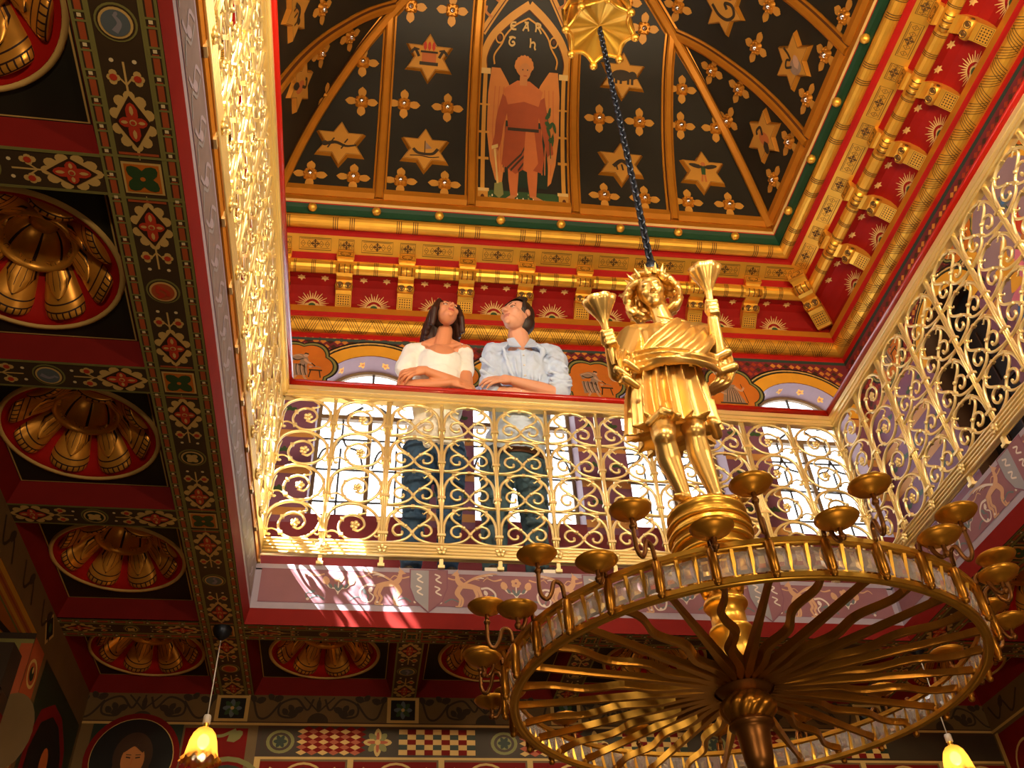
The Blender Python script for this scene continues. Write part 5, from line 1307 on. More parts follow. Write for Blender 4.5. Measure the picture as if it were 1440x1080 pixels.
def hand(wr, d, n, side, curl, s=1.0, spread=.12):
    wr, d, n = V3(wr), V3(d).normalized(), V3(n); n = (n - d * n.dot(d)).normalized(); sd = d.cross(n)
    el = [('c', wr - d * .01 * s, wr + d * .03 * s, .024 * s, .03 * s)]
    ln = (.9, 1.03, 1.0, .8)
    for i in range(4):
        o = (i - 1.5) * side; b = wr + d * .015 * s + sd * o * .014 * s; kn = wr + d * (.082 - .004 * abs(i - 1.2)) * s + sd * o * .0205 * s
        el.append(('c', b, kn, .014 * s, .0115 * s))
        p = kn; a = 0; dd = (d + sd * o * spread).normalized()
        for j, L in enumerate((.042, .028, .022)):
            a += curl * (.7 if j == 0 else 1); v = dd * cos(a) + n * sin(a); q = p + v * L * ln[i] * s; el.append(('c', p, q, (.0105 - .0012 * j) * s, (.0095 - .0013 * j) * s)); p = q
    b = wr + d * .02 * s - sd * side * .022 * s; v = (d * .75 - sd * side * .55 + n * .35).normalized(); p = b + v * .05 * s
    el.append(('c', b, p, .016 * s, .0125 * s)); v = (v + n * curl * .6 + d * .25).normalized(); q = p + v * .03 * s; el.append(('c', p, q, .012 * s, .0105 * s)); el.append(('c', q, q + (v + n * curl * .3).normalized() * .024 * s, .0105 * s, .008 * s))
    return el
def sheet(A, B, nf, amp, N, th=.006, nu=48, nv=16, ph=0.0, conv=1.0):
    A, B = bez(A, 6), bez(B, 6); N = V3(N).normalized(); vs = []; fs = []
    def at(L, t): x = t * (len(L) - 1); j = min(int(x), len(L) - 2); return L[j].lerp(L[j + 1], x - j)
    for side in (1, -1):
        for i in range(nu + 1):
            for j in range(nv + 1):
                u, v = i / nu, j / nv; p = at(A, v).lerp(at(B, v), u)
                vs.append(p + N * (amp * (conv + (1 - conv) * v) * sin(2 * pi * nf * u + ph + 1.3 * sin(2.2 * u + v)) + side * th))
    R = nv + 1; O = (nu + 1) * R
    for i in range(nu):
        for j in range(nv):
            a = i * R + j; fs.append((a, a + R, a + R + 1, a + 1)); fs.append((O + a, O + a + 1, O + a + R + 1, O + a + R))
    for i in range(nu): a = i * R; fs.append((a, O + a, O + a + R, a + R)); a = i * R + nv; fs.append((a, a + R, O + a + R, O + a))
    for j in range(nv): fs.append((j, j + 1, O + j + 1, O + j)); a = nu * R + j; fs.append((a, O + a, O + a + 1, a + 1))
    return ('m', vs, fs)
def look(c, f, up=(0, 0, 1)):     # head frame: local -y looks along f
    f = V3(f).normalized(); y = -f; x = y.cross(V3(up)).normalized(); z = x.cross(y); return frame(c, x, y, z)
# ================================================================== chandelier
ch = thing('chandelier', 'large gilded wheel chandelier with jewelled rim, candle pans and a golden standing statue on top', 'chandelier', (CX, CY, -1.1)); ch['_o'] = (CX, CY, -1.1)
CH = V3((CX, CY, 0)); NSOC = 32
def cyl(r, a, z): return V3((CX + r * cos(a), CY + r * sin(a), z))
Z0, Z1, R0_, R1_ = -1.165, -1.082, .656, .676
mb = MB()
for z, r, h in ((Z0, R0_, .006), (Z1, R1_, .006)):
    mb.tube([cyl(r, 2 * pi * i / 112, z) for i in range(112)], .0095, 'gold', 6, True)
    mb.lathe([(r - .012, z - .006), (r + .012, z - .006), (r + .012, z + .006), (r - .012, z + .006), (r - .012, z - .006)], 'gold', 112, c=(CX, CY, 0), smooth=False)
for i in range(NSOC * 3):
    a = 2 * pi * i / (NSOC * 3) + .170; p, q = cyl(R0_, a, Z0), cyl(R1_, a, Z1); mb.tube([p, q], .006, 'gold', 4)
rim = mb.build('jewelled_rim', ch)
jm = None
for i in range(NSOC * 3):
    a = 2 * pi * (i + .5) / (NSOC * 3) + .170; hw, hh = .0188, .030
    if jm is None:
        m2 = MB(); vs = [(-hw, 0, -hh), (hw, 0, -hh), (hw, 0, hh), (-hw, 0, hh)]
        for q in (-1, 1): vs += [(-hw * .45, q * .010, -hh * .45), (hw * .45, q * .010, -hh * .45), (hw * .45, q * .010, hh * .45), (-hw * .45, q * .010, hh * .45)]
        fs = []
        for b in (4, 8): fs += [(b, b + 1, b + 2, b + 3)] + [(j, (j + 1) % 4, b + (j + 1) % 4, b + j) for j in range(4)]
        m2.add(vs, fs, 'crystal'); jm = m2.build('crystal', rim, off=(0, 0, 0)); o = jm
    else: o = jm.copy(); COL.objects.link(o); o.parent = rim
    c = (cyl(R0_, a, Z0) + cyl(R1_, a, Z1)) / 2 - V3((CX, CY, -1.1)); o.location = c; o.rotation_euler = (0.0, 0, a + pi / 2)
def spoke(a, wavy):
    mb = MB(); n = 40; er = V3((cos(a), sin(a), 0)); et = V3((-sin(a), cos(a), 0)); vs = []
    for i in range(n + 1):
        t = i / n; r = .085 + (.646 - .085) * t; w_ = .024 * (1 - t) ** 1.3 + .0070 * t if t < .93 else .0105; h = .009
        o = .014 * sin(t * 2 * pi * 2.6) * min(1, t * 2.5) * (1 - .3 * t) if wavy else 0
        c = V3((CX, CY, -1.145)) + er * r + et * o
        vs += [c + et * w_ + V3((0, 0, .009)), c + V3((0, 0, -.009)) + et * w_ * .5, c + V3((0, 0, -.009)) - et * w_ * .5, c - et * w_ + V3((0, 0, .009)), c + V3((0, 0, .011))]
    fs = []
    for i in range(n):
        for j in range(5): fs.append((i * 5 + j, i * 5 + (j + 1) % 5, i * 5 + 5 + (j + 1) % 5, i * 5 + 5 + j))
    fs += [(0, 1, 2, 3, 4), tuple(n * 5 + j for j in range(5))]
    mb.add(vs, fs, 'bronze'); mb.ball(cyl(.652, a, -1.15), .012, 'bronze', 8)
    return mb.build('wavy_ray' if wavy else 'straight_ray', ch)
for i in range(NSOC): spoke(2 * pi * i / NSOC + .170, i % 2 == 1)
for i in range(NSOC):
    a = 2 * pi * i / NSOC + .170; tall = i % 2 == 0
    mb = MB(); M = Matrix.Translation(cyl(.684, a, 0))
    mb.lathe([(0, -1.183), (.007, -1.18), (.010, -1.173), (.007, -1.167), (.0115, -1.163), (.0115, -1.088), (.008, -1.083), (0, -1.082)], 'bronze', 14, M)
    pts = [(.703, -1.08), (.709, -1.045), (.728, -1.04), (.738, -1.075), (.752, -1.092), (.767, -1.07), (.768, -.985)] if tall else [(.703, -1.08), (.708, -1.06), (.724, -1.058), (.734, -1.098), (.746, -1.118), (.757, -1.112), (.759, -1.085)]
    tw = -.03 if tall else .02
    mb.tube([cyl(p.x - .014, a + tw * (p.x - .703) / .065, p.y) for p in bez(pts, 5)], .0058, 'dark_bronze', 7)
    pr_, pz = pts[-1]; c = cyl(pr_ - .014, a + tw * (pr_ - .703) / .065, pz); mb.ball(c - V3((0, 0, .03)), .010, 'dark_bronze', 8)
    arm = mb.build('candle_arm', ch)
    m2 = MB(); m2.lathe([(0, -.006), (.01, -.008), (.016, -.002), (.03, .003), (.044, .010), (.053, .020), (.051, .0215), (.042, .013), (.028, .007), (0, .004)], 'pan_gold', 28, Matrix.Translation(c)); m2.build('drip_pan', arm, off=(CX, CY, -1.1))
mb = MB()
mb.lathe([(0, -1.12), (.112, -1.12), (.117, -1.112), (.1, -1.105), (.085, -1.105), (.07, -1.08), (.058, -1.05), (.056, -.985), (.064, -.98), (.066, -.968), (.06, -.96), (.053, -.955), (.052, -.90), (.062, -.895), (.068, -.885), (.064, -.872), (.05, -.865), (.048, -.83), (.055, -.80), (.075, -.765), (.085, -.75), (.07, -.74)], 'gold', 40, Matrix.Translation(CH))
for i in range(8):
    a = i * pi / 4; mb.tube([cyl(.05, a, -.85), cyl(.062, a, -.80), cyl(.088, a, -.765), cyl(.1, a, -.775), cyl(.098, a, -.79)], [.012, .016, .016, .012, .008], 'gold', 7)
    mb.ball(cyl(.07, a + pi / 8, -.80), .012, 'gold', 8)
mb.build('stem', ch)
mb = MB(); drum = [(.05, -.775), (.075, -.77), (.098, -.745)] + [(.098 + .03 * sin(pi * i / 6 * .9), -.74 + .03 * i) for i in range(1, 6)] + [(.124, -.582), (.130, -.575), (.130, -.562), (.122, -.556), (.115, -.550), (.10, -.542), (.0, -.538)]
mb.lathe(drum, 'gold', 48, Matrix.Translation(CH))
for z, r in ((-.72, .115), (-.685, .124), (-.65, .129), (-.615, .129)): mb.tube([cyl(r, 2 * pi * i / 48, z) for i in range(48)], .009, 'gold', 8, True)
mb.build('pedestal', ch)
mb = MB(); mb.lathe([(.114, -1.115), (.116, -1.135), (.104, -1.145), (.096, -1.138), (.085, -1.145), (.07, -1.16), (.05, -1.172)], 'dark_bronze', 48, Matrix.Translation(CH))
def tw(u, v):
    a = 2 * pi * u; r = .05 + .026 * sin(pi * v) * 1.0; r *= 1 + .09 * abs(sin(7 * a + 5 * v)); return (CX + r * cos(a), CY + r * sin(a), -1.168 - .075 * v)
mb.grid(tw, 112, 14, 'bronze', True)
mb.lathe([(.05, -1.24), (.062, -1.246), (.064, -1.256), (.052, -1.262), (.047, -1.27), (.044, -1.30), (.04, -1.345), (.034, -1.37), (.012, -1.385), (0, -1.386)], 'dark_bronze', 32, Matrix.Translation(CH))
mb.build('finial', ch)
# ------------------------------------------------------------------ the golden statue
HC = V3((1.588, -1.775, .462)); HM_ = look(HC, (-.30, -.90, -.32), (-.16, -.1, 1))
el = head(HM_, .168, False)
el += [('c', (1.61, -1.755, .40), (1.64, -1.735, .29), .034, .042), ('c', (1.50, -1.735, .235), (1.76, -1.735, .272), .05, .05), ('e', (1.625, -1.74, .19), (.115, .085, .12), None), ('e', (1.60, -1.735, .06), (.095, .08, .1), None), ('e', (1.59, -1.735, -.05), (.105, .085, .09), None)]
for h, kn, an, toe in (((1.545, -1.735, -.07), (1.513, -1.80, -.295), (1.572, -1.735, -.49), (1.53, -1.81, -.545)), ((1.645, -1.735, -.07), (1.632, -1.785, -.25), (1.682, -1.735, -.485), (1.722, -1.81, -.542))):
    h, kn, an, toe = V3(h), V3(kn), V3(an), V3(toe); cf = kn.lerp(an, .3) + V3((0, .018, 0))
    el += [('c', h, kn, .064, .041), ('c', kn, cf, .036, .042), ('c', cf, an, .042, .021), ('e', kn + V3((0, -.012, 0)), (.034, .032, .038), None), ('c', an, an + V3((0, .015, -.02)), .023, .024), ('c', an + V3((0, .0, -.02)), toe, .024, .017)]
    for i in range(5): el.append(('c', toe + V3(((i - 2) * .010, .01, 0)), toe + V3(((i - 2) * .0125, -.018 + .003 * abs(i - 1), -.003)), .0075, .0065))
LH, RH_ = V3((1.353, -1.858, .085)), V3((1.777, -1.858, .285))
for sh, eb, hd, ax in (((1.485, -1.74, .225), (1.395, -1.775, .015), LH, V3((-.25, -.3, 1))), ((1.765, -1.735, .265), (1.80, -1.765, .085), RH_, V3((-.05, -.3, 1)))):
    sh, eb = V3(sh), V3(eb); ax.normalize()
    el += [('c', sh, eb, .046, .034), ('c', eb, hd - (hd - eb).normalized() * .03, .033, .022), ('e', hd, (.026, .022, .03), None)]
    xd = ax.cross(V3((0, -1, 0))).normalized()
    for i in range(4):
        p = hd + ax * (.024 - .016 * i); el += [('c', p + xd * .024, p + xd * .012 + V3((0, -.026, .003)), .0085, .008), ('c', p + xd * .012 + V3((0, -.026, .003)), p - xd * .018 + V3((0, -.024, 0)), .008, .007)]
    el += [('c', hd - xd * .02, hd - xd * .022 + ax * .03 + V3((0, -.02, 0)), .010, .008)]
OF = (CX, CY, -1.1)
st = clay('statue', el, .0042, 'statue_gold', ch, 2, OF)
# torches: fluted stems opening into flower-like cups
for hd, top in ((LH, V3((1.326, -1.905, .235))), (RH_, V3((1.768, -1.905, .455)))):
    ax = (top - hd).normalized(); x = ax.orthogonal().normalized(); M = frame(hd, x, ax.cross(x), ax); L = (top - hd).length
    mb = MB(); pr = [(.007, -.09), (.011, -.05), (.012, .0), (.014, L * .42), (.018, L * .55), (.034, L * .75), (.054, L * .95), (.062, L * 1.08), (.058, L * 1.1), (.045, L * .95), (.02, L * .7), (.0, L * .65)]
    mb.lathe(pr, 'statue_gold', 60, M, rf=lambda i, a: 1 + (.13 * abs(sin(3.5 * a)) - .06 if 4 < i < 10 else 0)); mb.build('torch', st, off=OF)
# hair and wreath
rnd = random.Random(3); el = []; R3 = HM_.to_3x3(); s = .168
for i in range(340):
    a, b = rnd.uniform(0, 2 * pi), rnd.uniform(-.75, 1); q = sqrt(1 - b * b)
    d = V3((q * cos(a), q * sin(a), b))
    if d.y < -.25 and -.9 < d.z < .62: continue
    if d.z < -.3 and d.y < .1 and abs(d.x) < .6: continue
    k_ = rnd.uniform(.80, 1.04); c = V3((d.x * .45 * k_, d.y * .48 * k_ + .07, d.z * .48 * k_ + .05)) * s; lo = -.10 * s if abs(d.x) > .4 else 0
    p = HM_ @ (c + V3((d.x * .03, 0, lo - (.02 if d.z < 0 else 0)))); t = (R3 @ d).cross(V3((rnd.random(), rnd.random(), rnd.random()))).normalized() * .012
    el += [('c', p - t, p + t + (R3 @ d) * .006, .0125, .010)]
clay('hair', el, .0035, 'statue_gold', st, 1, OF)
mb = MB()
for i in range(7):
    a = pi * (i - 3) / 6; b = HM_ @ (V3((.40 * sin(a), -.36 * cos(a) + .02, .36)) * s); d = R3 @ V3((sin(a) * .5, -cos(a) * .5, .85)).normalized(); x = d.orthogonal().normalized()
    mb.lathe([(.010, -.006), (.009, .006), (.0, .036)], 'statue_gold', 6, frame(b, x, d.cross(x), d))
mb.build('crown_points', st, off=OF)
# tunic with pleats
el = []; n = 96; vs = []; fs = []; rows = [(.27, .118, .07, 0), (.22, .138, .092, .004), (.15, .128, .098, .006), (.09, .112, .096, .010), (.05, .120, .100, .014), (-.02, .130, .108, .018), (-.10, .138, .112, .022), (-.18, .142, .114, .026), (-.235, .147, .116, .028)]
for z, rx, ry, f in rows:
    t = (.27 - z) / .505; cx = 1.628 - .045 * min(1, t * 1.6)
    for j in range(n):
        a = 2 * pi * j / n; k = 1 + (f / rx) * (sin(17 * a + 1.2 * sin(3 * a)) + .5 * sin(31 * a + 2))
        vs.append((cx + rx * k * cos(a), -1.735 + ry * k * sin(a), z + (.012 * sin(5 * a + 1) + (.02 if cos(a) > 0 else -.01) * cos(a) if z < -.15 else 0)))
m_ = len(rows)
for i in range(m_ - 1):
    for j in range(n): fs.append((i * n + j, i * n + (j + 1) % n, (i + 1) * n + (j + 1) % n, (i + 1) * n + j))
fs += [tuple(range(n)), tuple((m_ - 1) * n + j for j in range(n))[::-1]]
el.append(('m', vs, fs)); el += [('c', (1.50, -1.735, .235), (1.76, -1.735, .272), .058, .058), ('c', (1.485, -1.74, .225), (1.43, -1.76, .09), .056, .05), ('c', (1.765, -1.735, .265), (1.785, -1.75, .16), .056, .05)]
for i in range(6): el.append(('c', (1.575 + .012 * i, -1.815 + .003 * i, .285 - .022 * i), (1.70 - .006 * i, -1.80 - .004 * i, .28 - .026 * i), .005, .005))
el += [('c', (1.47, -1.80, -.235), (1.51, -1.845, -.21), .014, .012), ('c', (1.51, -1.845, -.21), (1.56, -1.85, -.235), .012, .011), ('c', (1.70, -1.80, -.215), (1.725, -1.76, -.235), .018, .02)]
clay('tunic', el, .0042, 'statue_gold', st, 1, OF)
# mantle slung from one shoulder round the waist, with hanging ends
el = []
A = [(1.70, -1.75, .33), (1.62, -1.835, .24), (1.53, -1.85, .14), (1.47, -1.82, .07), (1.44, -1.77, .04)]
B = [(1.83, -1.75, .28), (1.76, -1.85, .13), (1.68, -1.875, .03), (1.56, -1.87, -.01), (1.46, -1.80, .0)]
el.append(sheet(A, B, 4.5, .011, (-.2, -1, .25), .007, 60, 30))
el.append(sheet([(1.43, -1.79, .09), (1.52, -1.865, .055), (1.64, -1.87, .05), (1.74, -1.82, .09), (1.80, -1.75, .14)], [(1.45, -1.79, .02), (1.54, -1.87, -.01), (1.65, -1.88, -.02), (1.75, -1.83, .0), (1.80, -1.75, .04)], 2.5, .012, (-.1, -1, .1), .008, 40, 30))
el.append(sheet([(1.775, -1.76, .24), (1.78, -1.79, .1), (1.755, -1.79, .0), (1.70, -1.78, -.06)], [(1.845, -1.75, .25), (1.865, -1.76, .12), (1.835, -1.75, .02), (1.745, -1.75, -.045)], 3.5, .014, (-.3, -1, 0), .007, 40, 24))
el.append(sheet([(1.40, -1.82, .10), (1.375, -1.84, .03), (1.385, -1.83, -.04), (1.37, -1.83, -.085)], [(1.475, -1.79, .07), (1.455, -1.80, .0), (1.445, -1.79, -.06), (1.43, -1.80, -.075)], 2.5, .016, (-.3, -1, 0), .007, 36, 24, 1.0))
for z, a in ((.0, .02), (-.04, -.015), (-.08, .01)): el.append(('c', (1.385 + a, -1.85, z), (1.43 + a, -1.83, z - .015), .015, .012))
for z, a in ((.10, .0), (.03, .01)): el.append(('c', (1.775, -1.80, z), (1.815 + a, -1.815, z + .015), .016, .02))
clay('mantle', el, .0042, 'statue_gold', st, 1, OF)
# ================================================================== the couple on the gallery
def eyes(M, s, root, off, gaze):
    R = M.to_3x3()
    for q in (-1, 1):
        c = M @ (V3((q * .122, -.255, .018)) * s); mb = MB(); mb.ball(c, .052 * s, 'eye_white', 14)
        g = (R @ V3(gaze)).normalized(); x = g.orthogonal().normalized(); Mi = frame(c + g * .0295 * s, x, g.cross(x), g); mb.lathe([(.028 * s, .013 * s), (.03 * s, .02 * s), (.014 * s, .0262 * s), (0, .027 * s)], 'eye_dark', 14, Mi)
        mb.build('eye', root, off=off)
        mb = MB(); a = [M @ (V3((q * x, y, z)) * s) for x, y, z in ((.05, -.338, .10), (.12, -.325, .135), (.2, -.27, .105))]; mb.tube(bez(a, 4), [.016 * s] * 5 + [.012 * s] * 4, ROOTHAIR, 6); mb.build('eyebrow', root, off=off)
        mb = MB(); a = [M @ (V3((q * x, y, z)) * s) for x, y, z in ((.06, -.305, .03), (.12, -.318, .062), (.19, -.28, .035))]; mb.tube(bez(a, 4), .0085 * s, 'eye_dark', 5); mb.build('eyelashes', root, off=off)
def sockets(M, s, amt=.028):
    Mi = M.inverted()
    cs = [V3((q * .12, -.30, .03)) * s for q in (-1, 1)]
    def f(co):
        l = Mi @ co
        if l.length > s * 1.2: return co
        for c in cs:
            d = (l - c).length / (.085 * s)
            if d < 2: l.y += amt * s * math.exp(-d * d * 1.6) * 1.3
        return M @ l
    return f
def lipf(M, s):
    Mi = M.inverted()
    def f(c):
        l = (Mi @ V3(c)) / s
        return 1 if (abs(l.x) < .095 and -.325 < l.z < -.222 and l.y < -.345) else 0
    return f
def figure_person(root_name, label, off, el, vox, skin, Mh, s, lip='lips'):
    sk = sockets(Mh, s)
    o = clay(root_name, el, vox, skin, None, 2, off, sk, None, ([lip], lipf(Mh, s)))
    o.location = off; return tag(o, label, 'person', 'the couple leaning on the railing')
# ---------------------------- woman
OW = V3((.885, .2, ZT)); s = .235
Mw = look((.932, -.045, 2.055), (.30, -.93, .22), (.06, 0, 1)); ROOTHAIR = 'hair_w'
el = head(Mw, s)
el += [('c', (.932, .03, 1.985), (.905, .055, 1.80), .050, .058), ('c', (.915, .06, 1.92), (.79, .085, 1.855), .045, .05), ('c', (.915, .06, 1.92), (1.03, .085, 1.87), .045, .05), ('c', (.905, .005, 1.81), (.80, .02, 1.85), .016, .016), ('c', (.915, .005, 1.81), (1.02, .02, 1.865), .016, .016), ('e', (.905, .05, 1.73), (.12, .09, .13), None), ('c', (.75, .085, 1.835), (1.06, .085, 1.855), .058, .058), ('e', (.905, .085, 1.68), (.155, .105, .16), None), ('e', (.895, .12, 1.45), (.135, .095, .2), None), ('e', (.885, .17, 1.15), (.155, .11, .16), None)]
for hx in (-.085, .085): el += [('c', (.885 + hx, .17, 1.08), (.875 + hx * 1.15, .17, .69), .085, .058), ('c', (.875 + hx * 1.15, .17, .69), (.865 + hx * 1.15, .22, .33), .055, .04), ('c', (.865 + hx * 1.15, .22, .29), (.86 + hx * 1.3, .1, .275), .035, .03)]
eL, eR = V3((.680, .015, 1.478)), V3((1.062, .015, 1.50))
el += [('c', (.735, .085, 1.82), eL, .05, .04), ('c', (1.055, .085, 1.835), eR, .048, .039)]
w2 = V3((.972, -.035, 1.490)); w1 = V3((.80, -.068, 1.548))
el += [('c', eL, eL.lerp(w2, .4), .041, .039), ('c', eL.lerp(w2, .4), w2, .039, .024), ('c', eR, eR.lerp(w1, .4), .041, .038), ('c', eR.lerp(w1, .4), w1, .038, .024)]
el += hand(w1, (-.92, -.02, -.3), (-.15, .9, -.35), 1, .42, 1.0, .2); el += hand(w2, (1, .02, -.12), (-.1, .95, -.3), -1, .42, .98)
wo = figure_person('person', 'woman in white short sleeved top leaning crossed arms on red handrail, looking up', OW, el, .0052, 'skin_w', Mw, s)
eyes(Mw, s, wo, OW, (.15, -.8, .5))
# knitted top
el = [('c', (.75, .09, 1.835), (1.045, .09, 1.852), .069, .067), ('c', (.915, .07, 1.90), (.79, .09, 1.85), .055, .06), ('c', (.915, .07, 1.90), (1.03, .09, 1.865), .055, .06), ('e', (.905, .085, 1.68), (.172, .122, .175), None), ('e', (.905, .035, 1.60), (.125, .085, .1), None), ('e', (.905, .05, 1.70), (.145, .112, .15), None), ('e', (.895, .12, 1.45), (.158, .117, .25), None), ('e', (.885, .16, 1.2), (.178, .132, .2), None), ('c', (.735, .085, 1.825), (.695, .05, 1.65), .068, .066), ('c', (1.055, .085, 1.84), (1.06, .05, 1.665), .062, .058)]
for i in range(7): x = .79 + i * .037; el.append(('c', (x, -.01 + .02 * abs(i - 3) / 3, 1.62), (x + .02 * (3 - i) / 3, .03, 1.38), .012, .016))
def neck(c): return ((c.x - .912) / .115) ** 2 + ((c.z - 1.905) / .212) ** 2 < 1 and c.y < .16 or (c.z > 1.86 and abs(c.x - .912) < .1) or c.z < 1.045
clay('knit_top', el, .0065, 'knit', wo, 5, OW, None, neck, None, ((.014, .1), (.008, .04)))
mb = MB(); ring = []
for i in range(40):
    a = 2 * pi * i / 40; x, z = .912 + .120 * cos(a), 1.855 + .127 * sin(a); y = .085 - .125 * max(0, -sin(a)) - .02 * (1 - abs(cos(a))) if sin(a) < 0 else .085 + .07 * sin(a); ring.append((x, y, min(z, 1.865)))
el = [('c', (.885 + hx, .17, 1.12), (.875 + hx * 1.15, .17, .69), .105, .07) for hx in (-.085, .085)] + [('c', (.875 + hx * 1.15, .17, .69), (.865 + hx * 1.15, .215, .30), .069, .055) for hx in (-.085, .085)] + [('e', (.885, .17, 1.12), (.172, .125, .13), None)]
for hx in (-.085, .085):
    for i in range(5): z = .62 + .03 * i; el.append(('c', (.82 + hx * 1.15, .11, z), (.93 + hx * 1.15, .12, z + .02 * (-1) ** i), .012, .012))
clay('jeans', el, .008, 'jeans', wo, 3, OW, None, None, None, ((.016, .05),))
for hx in (-.085, .085): m2 = MB(); m2.box((.86 + hx * 1.3, .15, ZT + .008), (.085, .24, .016), 'sole'); m2.ball((.86 + hx * 1.3, .14, ZT + .028), .045, 'shoe', 14, sc=(.95, 2.5, .75)); m2.build('shoe', wo, off=OW)
R3 = Mw.to_3x3(); Hd = lambda p: Mw @ (V3(p) * s)
el = [('e', Hd((0, .11, .14)), (.375 * s, .42 * s, .40 * s), R3)]
for q in (-1, 1):
    for j in range(7):
        y = -.2 + .12 * j; a = Hd((q * (.27 + .07 * sin(j * .5)), y, .26)); b = Hd((q * (.385 + .02 * (j % 2)), y + .06, -.12)); e = V3((b.x + q * .01, b.y + .035 + .008 * j, 1.945 + .012 * ((j * 3) % 4)))
        el += [('c', a, b, .075 * s, .085 * s), ('c', b, e, .085 * s, .075 * s)]
for j in range(5): x = -.24 + .12 * j; b = Hd((x, .42, 0)); el.append(('c', b, V3((b.x, b.y + .03, 1.94)), .1 * s, .09 * s))
Mwi = Mw.inverted()
def facew(c): l = (Mwi @ c) / s; return l.y < -.12 and (l.x / .27) ** 2 + ((l.z + .0) / .44) ** 2 < 1
clay('hair', el, .0055, 'hair_w', wo, 2, OW, None, facew)
# ---------------------------- man
OM = V3((1.37, .22, ZT)); s = .268; ROOTHAIR = 'hair_m'
Mm = look((1.385, -.03, 2.095), (-.72, -.66, .10), (.05, 0, 1))
el = head(Mm, s)
el += [('c', (1.40, .03, 2.0), (1.42, .065, 1.85), .066, .074), ('c', (1.25, .095, 1.87), (1.62, .095, 1.89), .066, .066), ('c', (1.42, .08, 1.95), (1.30, .095, 1.89), .05, .05), ('c', (1.42, .08, 1.95), (1.55, .095, 1.91), .05, .05), ('e', (1.43, .1, 1.7), (.185, .12, .19), None), ('e', (1.40, .14, 1.45), (.16, .11, .22), None), ('e', (1.36, .2, 1.14), (.165, .12, .16), None)]
for hx in (-.095, .095): el += [('c', (1.355 + hx, .2, 1.08), (1.34 + hx * 1.2, .19, .69), .085, .06), ('c', (1.34 + hx * 1.2, .19, .69), (1.335 + hx * 1.25, .24, .33), .058, .042), ('c', (1.335 + hx * 1.25, .24, .29), (1.335 + hx * 1.6, .1, .28), .038, .032)]
eL, eR = V3((1.195, .02, 1.485)), V3((1.635, .02, 1.495))
el += [('c', (1.235, .095, 1.86), eL, .055, .044), ('c', (1.635, .095, 1.88), eR, .055, .044)]
w1 = V3((1.315, -.058, 1.520)); w2 = V3((1.47, .01, 1.475))
el += [('c', eR, eR.lerp(w1, .4), .046, .044), ('c', eR.lerp(w1, .4), w1, .044, .028), ('c', eL, eL.lerp(w2, .4), .046, .042), ('c', eL.lerp(w2, .4), w2, .042, .028)]
el += hand(w1, (-1, -.08, -.1), (.1, .9, -.5), 1, .34, 1.1, .2); el += hand(w2, (1, .1, .05), (-.1, .6, -.8), -1, .3, 1.08)
mo = figure_person('person', 'man in pale blue shirt with rolled sleeves leaning on red handrail, head turned left', OM, el, .0052, 'skin_m', Mm, s, 'lips_m')
eyes(Mm, s, mo, OM, (-.1, -.9, .35))
el = [('c', (1.265, .1, 1.87), (1.62, .1, 1.89), .077, .077), ('c', (1.42, .085, 1.94), (1.29, .1, 1.885), .062, .062), ('c', (1.42, .085, 1.94), (1.56, .1, 1.905), .062, .062), ('e', (1.43, .1, 1.7), (.205, .138, .2), None), ('e', (1.40, .14, 1.45), (.19, .135, .27), None), ('e', (1.365, .19, 1.2), (.188, .145, .2), None), ('c', (1.42, .075, 1.90), (1.42, .08, 1.84), .078, .085),
      ('c', (1.25, .095, 1.865), (1.205, .03, 1.56), .077, .066), ('c', (1.635, .095, 1.885), (1.64, .03, 1.58), .077, .07), ('c', (1.205, .03, 1.56), (1.21, .015, 1.505), .066, .06), ('c', (1.64, .03, 1.58), (1.625, .012, 1.515), .073, .066)]
for a, b, r in (((1.29, -.03, 1.82), (1.345, -.035, 1.56), .014), ((1.545, -.025, 1.83), (1.50, -.03, 1.54), .015), ((1.475, -.048, 1.78), (1.455, -.03, 1.5), .012), ((1.355, -.048, 1.74), (1.385, -.03, 1.47), .012), ((1.20, .0, 1.80), (1.245, -.02, 1.64), .015), ((1.60, -.0, 1.78), (1.685, -.045, 1.68), .016), ((1.15, -.045, 1.70), (1.235, -.045, 1.62), .013), ((1.57, -.05, 1.63), (1.70, -.045, 1.60), .014), ((1.575, -.055, 1.57), (1.695, -.06, 1.55), .014), ((1.15, -.05, 1.60), (1.22, -.045, 1.57), .013), ((1.32, -.035, 1.86), (1.27, -.0, 1.80), .012), ((1.51, -.03, 1.87), (1.57, .0, 1.83), .012), ((1.565, -.06, 1.525), (1.69, -.06, 1.515), .016)):
    el.append(('c', V3(a) + V3((0, .014, 0)), V3(b) + V3((0, .014, 0)), r, r * .6))
def vneck(c): return (c.y < .09 and c.z > 1.80 and abs(c.x - 1.415) < .055 * (c.z - 1.80) / .1) or (c.z > 1.92 and abs(c.x - 1.42) < .08) or c.z < 1.03
clay('shirt', el, .0065, 'shirt', mo, 5, OM, None, vneck, None, ((.030, .09), (.014, .035)))
for q, A in ((-1, ((1.40, -.04, 1.815), (1.325, -.03, 1.825), (1.325, .03, 1.945), (1.365, .0, 1.935))), (1, ((1.42, -.04, 1.815), (1.505, -.03, 1.835), (1.51, .04, 1.955), (1.47, .0, 1.935)))):
    mb = MB(); A = [V3(a) for a in A]; n = V3((0, -.008, 0)); mb.add(A + [a + n for a in A], [(0, 1, 2, 3), (4, 5, 6, 7)] + [(i, (i + 1) % 4, 4 + (i + 1) % 4, 4 + i) for i in range(4)], 'shirt'); mb.build('collar', mo, off=OM)
mb = MB(); mb.box((1.412, -.028, 1.66), (.028, .012, .26), 'shirt', None)
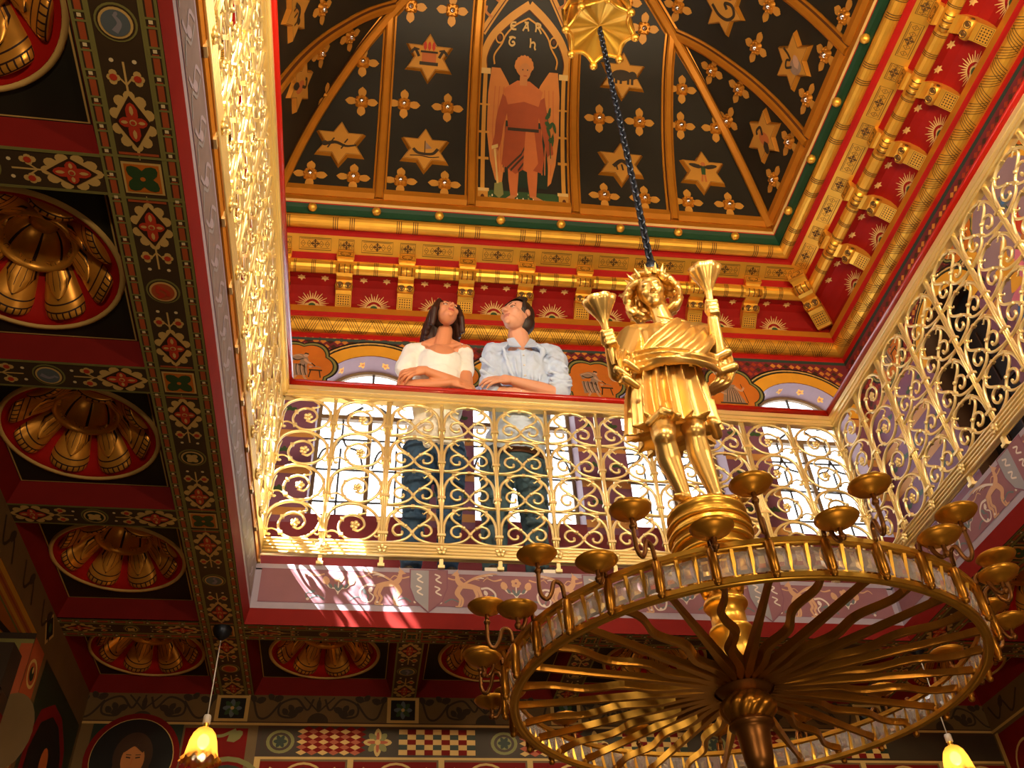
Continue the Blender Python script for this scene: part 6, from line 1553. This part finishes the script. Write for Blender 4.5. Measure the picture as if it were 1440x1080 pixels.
for i in range(3): mb.ball((1.412, -.042, 1.75 - .085 * i), .007, 'white_plastic', 8, sc=(1, .5, 1))
mb.build('button_placket', mo, off=OM)
mb = MB(); mb.grid(lambda u, v: (1.36 + .19 * cos(2 * pi * u), .195 + .142 * sin(2 * pi * u), 1.07 + .04 * v), 40, 1, 'belt', True); mb.build('belt', mo, off=OM)
el = [('c', (1.355 + hx, .2, 1.1), (1.34 + hx * 1.2, .19, .69), .11, .078) for hx in (-.095, .095)] + [('c', (1.34 + hx * 1.2, .19, .69), (1.335 + hx * 1.25, .235, .30), .076, .064) for hx in (-.095, .095)] + [('e', (1.36, .195, 1.1), (.18, .135, .12), None)]
for hx in (-.095, .095):
    for i in range(5): z = .62 + .035 * i; el.append(('c', (1.28 + hx * 1.2, .12, z), (1.40 + hx * 1.2, .13, z + .02 * (-1) ** i), .013, .013))
clay('jeans', el, .008, 'jeans_m', mo, 3, OM, None, None, None, ((.018, .05),))
for hx in (-.095, .095): m2 = MB(); m2.box((1.335 + hx * 1.6, .14, ZT + .010), (.095, .28, .02), 'sole'); m2.ball((1.335 + hx * 1.6, .13, ZT + .032), .05, 'shoe', 14, sc=(.95, 2.6, .75)); m2.build('shoe', mo, off=OM)
R3 = Mm.to_3x3(); Hd = lambda p: Mm @ (V3(p) * s)
el = [('e', Hd((0, .09, .17)), (.37 * s, .42 * s, .37 * s), R3), ('e', Hd((0, .25, -.05)), (.32 * s, .26 * s, .34 * s), R3)]
for i in range(8): x = -.22 + .06 * i; el.append(('c', Hd((x + .05, .02, .50)), Hd((x, -.15, .455 - .25 * abs(x + .02) ** 1.5)), .06 * s, .045 * s))
for q in (-1, 1): el += [('c', Hd((q * .31, -.1, .25)), Hd((q * .325, -.03, .0)), .055 * s, .035 * s)]
Mmi = Mm.inverted()
def facem(c): l = (Mmi @ c) / s; return (l.z < .40 - 1.2 * abs(l.x) ** 2 and abs(l.x) < .31 and l.y < -.13) or (abs(l.x) > .27 and -.04 < l.y < .14 and l.z < .07)
clay('hair', el, .0055, 'hair_m', mo, 2, OM, None, facem)
for _o in bpy.data.objects:
    if '_o' in _o: del _o['_o']
